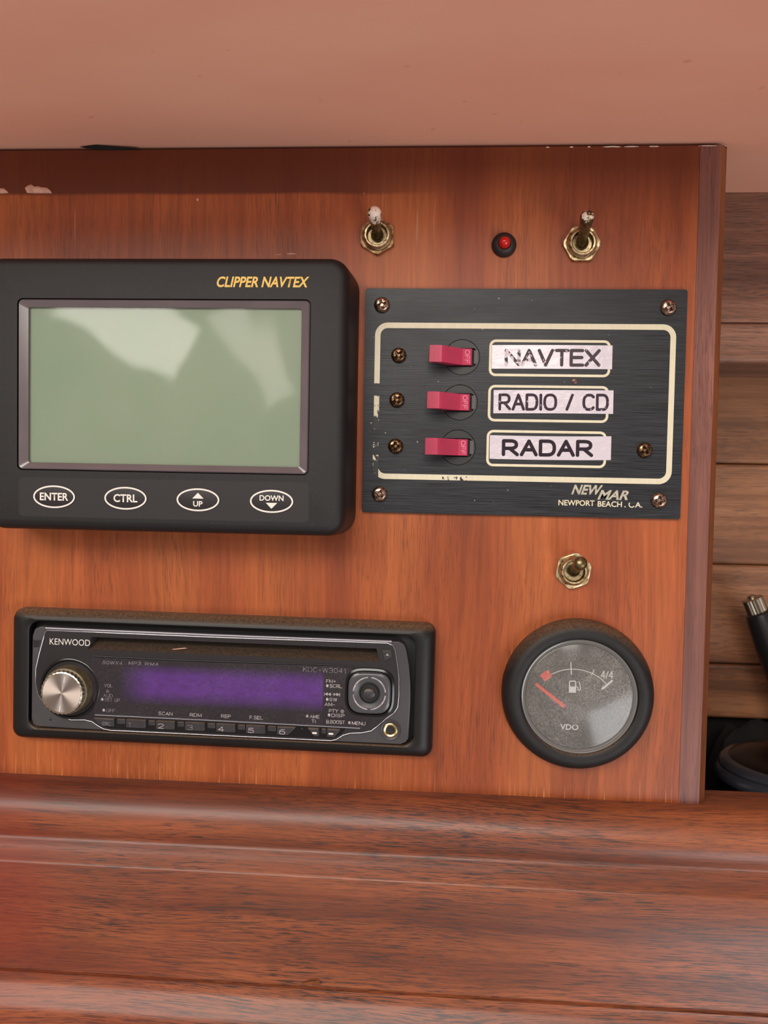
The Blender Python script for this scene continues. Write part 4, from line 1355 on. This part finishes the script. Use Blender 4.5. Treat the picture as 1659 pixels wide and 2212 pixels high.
# ------------------------------------------------------------------ things in the locker beside the board
def locker():
    # black tube with a knurled metal cap, leaning against the planks
    T = thing('capped_tube', 'black tube with a knurled silver cap leaning against the locker planks', 'tube', 164.5, -66.0, 0, d=-104)
    ax = Vector((math.sin(math.radians(24)), -math.cos(math.radians(24))))
    rot = math.radians(24)

    def along(prof, name, mat, n=36, knurl=0.0):
        bm = bmesh.new()
        rings = []
        for r, s in prof:
            ring = []
            for i in range(n):
                a = 2 * PI * i / n
                rr_ = r + (knurl if i % 2 else 0)
                lx, ld = rr_ * math.cos(a), rr_ * math.sin(a)
                x = lx * math.cos(rot) + s * math.sin(rot)
                z = lx * math.sin(rot) - s * math.cos(rot)
                ring.append(bm.verts.new((x * MM, -ld * MM, z * MM)))
            rings.append(ring)
        for A, B in zip(rings, rings[1:]):
            for i in range(n):
                bm.faces.new((A[i], A[(i + 1) % n], B[(i + 1) % n], B[i]))
        bm.faces.new(rings[0])
        bm.faces.new(rings[-1])
        return fin(name, bm, mat, T, 35)
    along([(4.2, -4.6), (5.0, -4.2), (5.0, 3.2), (4.4, 3.8)], 'cap', M['silver_knurl'], 44, .35)
    along([(1.6, -6.2), (2.0, -5.8), (2.0, -4.4)], 'cap_stud', M['silver_knurl'], 16)
    along([(5.4, 3.2), (6.6, 4.0), (7.4, 8), (8.4, 20), (9.0, 40), (9.4, 90), (9.4, 128)], 'body', M['tube_black'])
    # round black instrument resting on the locker floor
    G = thing('black_instrument', 'glossy black round-topped instrument with small grey keys on the locker floor', 'instrument', 178, -186.0, 0, d=-62)
    n = 72

    def vl(prof, name, mat):
        bm = bmesh.new()
        rings = [[bm.verts.new((r * math.cos(2 * PI * i / n) * MM, r * math.sin(2 * PI * i / n) * MM * .92, z * MM)) for i in range(n)] for r, z in prof]
        for A, B in zip(rings, rings[1:]):
            for i in range(n):
                bm.faces.new((A[i], A[(i + 1) % n], B[(i + 1) % n], B[i]))
        bm.faces.new(rings[0])
        bm.faces.new(rings[-1])
        return fin(name, bm, mat, G, 40)
    vl([(38, 0), (41, 2), (42, 20), (42, 38), (40.5, 41.5)], 'body', M['device_black'])
    vl([(40.6, 40.2), (42.8, 41.2), (43.4, 43.2), (42.6, 45.2), (41.2, 46.2), (41.6, 47.6), (40.6, 49.6), (38.5, 50.6)], 'rim', M['device_rim'])
    vl([(38.6, 49.0), (36, 51.2), (28, 53.6), (14, 55.0), (2, 55.4)], 'lid', M['device_black'])
    for a, zz, w_, h_ in ((-2.10, 30, 3.0, 3.2), (-1.72, 32, 3.2, 3.0), (-2.02, 19, 3.4, 2.2), (-1.6, 20, 3, 3), (-2.45, 31, 2.6, 2.6)):
        r = 42.0
        vs = []
        for s in (-1, 1):
            for t in (-1, 1):
                aa = a + s * w_ / 2 / r
                for off in (-.3, .5):
                    vs.append(((r + off) * math.cos(aa), zz + t * h_ / 2, -(r + off) * math.sin(aa) * .92))
        mk('key', vs, [(0, 1, 3, 2), (4, 6, 7, 5), (0, 4, 5, 1), (2, 3, 7, 6), (1, 5, 7, 3)], M['device_key'], G)
    # dark crumpled cloth lying behind it
    m_ = 14
    vs = []
    for j in range(m_ + 1):
        for i in range(m_ + 1):
            u, v_ = i / m_, j / m_
            edge = min(u, 1 - u, v_, 1 - v_) * 6
            zz = min(1, edge) * (50 + 5 * math.sin(u * 9 + 1) * math.cos(v_ * 7) + 3 * math.sin(u * 21 + v_ * 13))
            vs.append((140 + 75 * u, -186 + zz, -124 + 26 * v_))
    o = mk('dark_cloth', vs, [(j * (m_ + 1) + i, j * (m_ + 1) + i + 1, (j + 1) * (m_ + 1) + i + 1, (j + 1) * (m_ + 1) + i) for j in range(m_) for i in range(m_)], M['cloth_dark'], None, smooth=80)
    tagk(o, 'dark crumpled cloth behind the round black instrument', 'cloth')


locker()
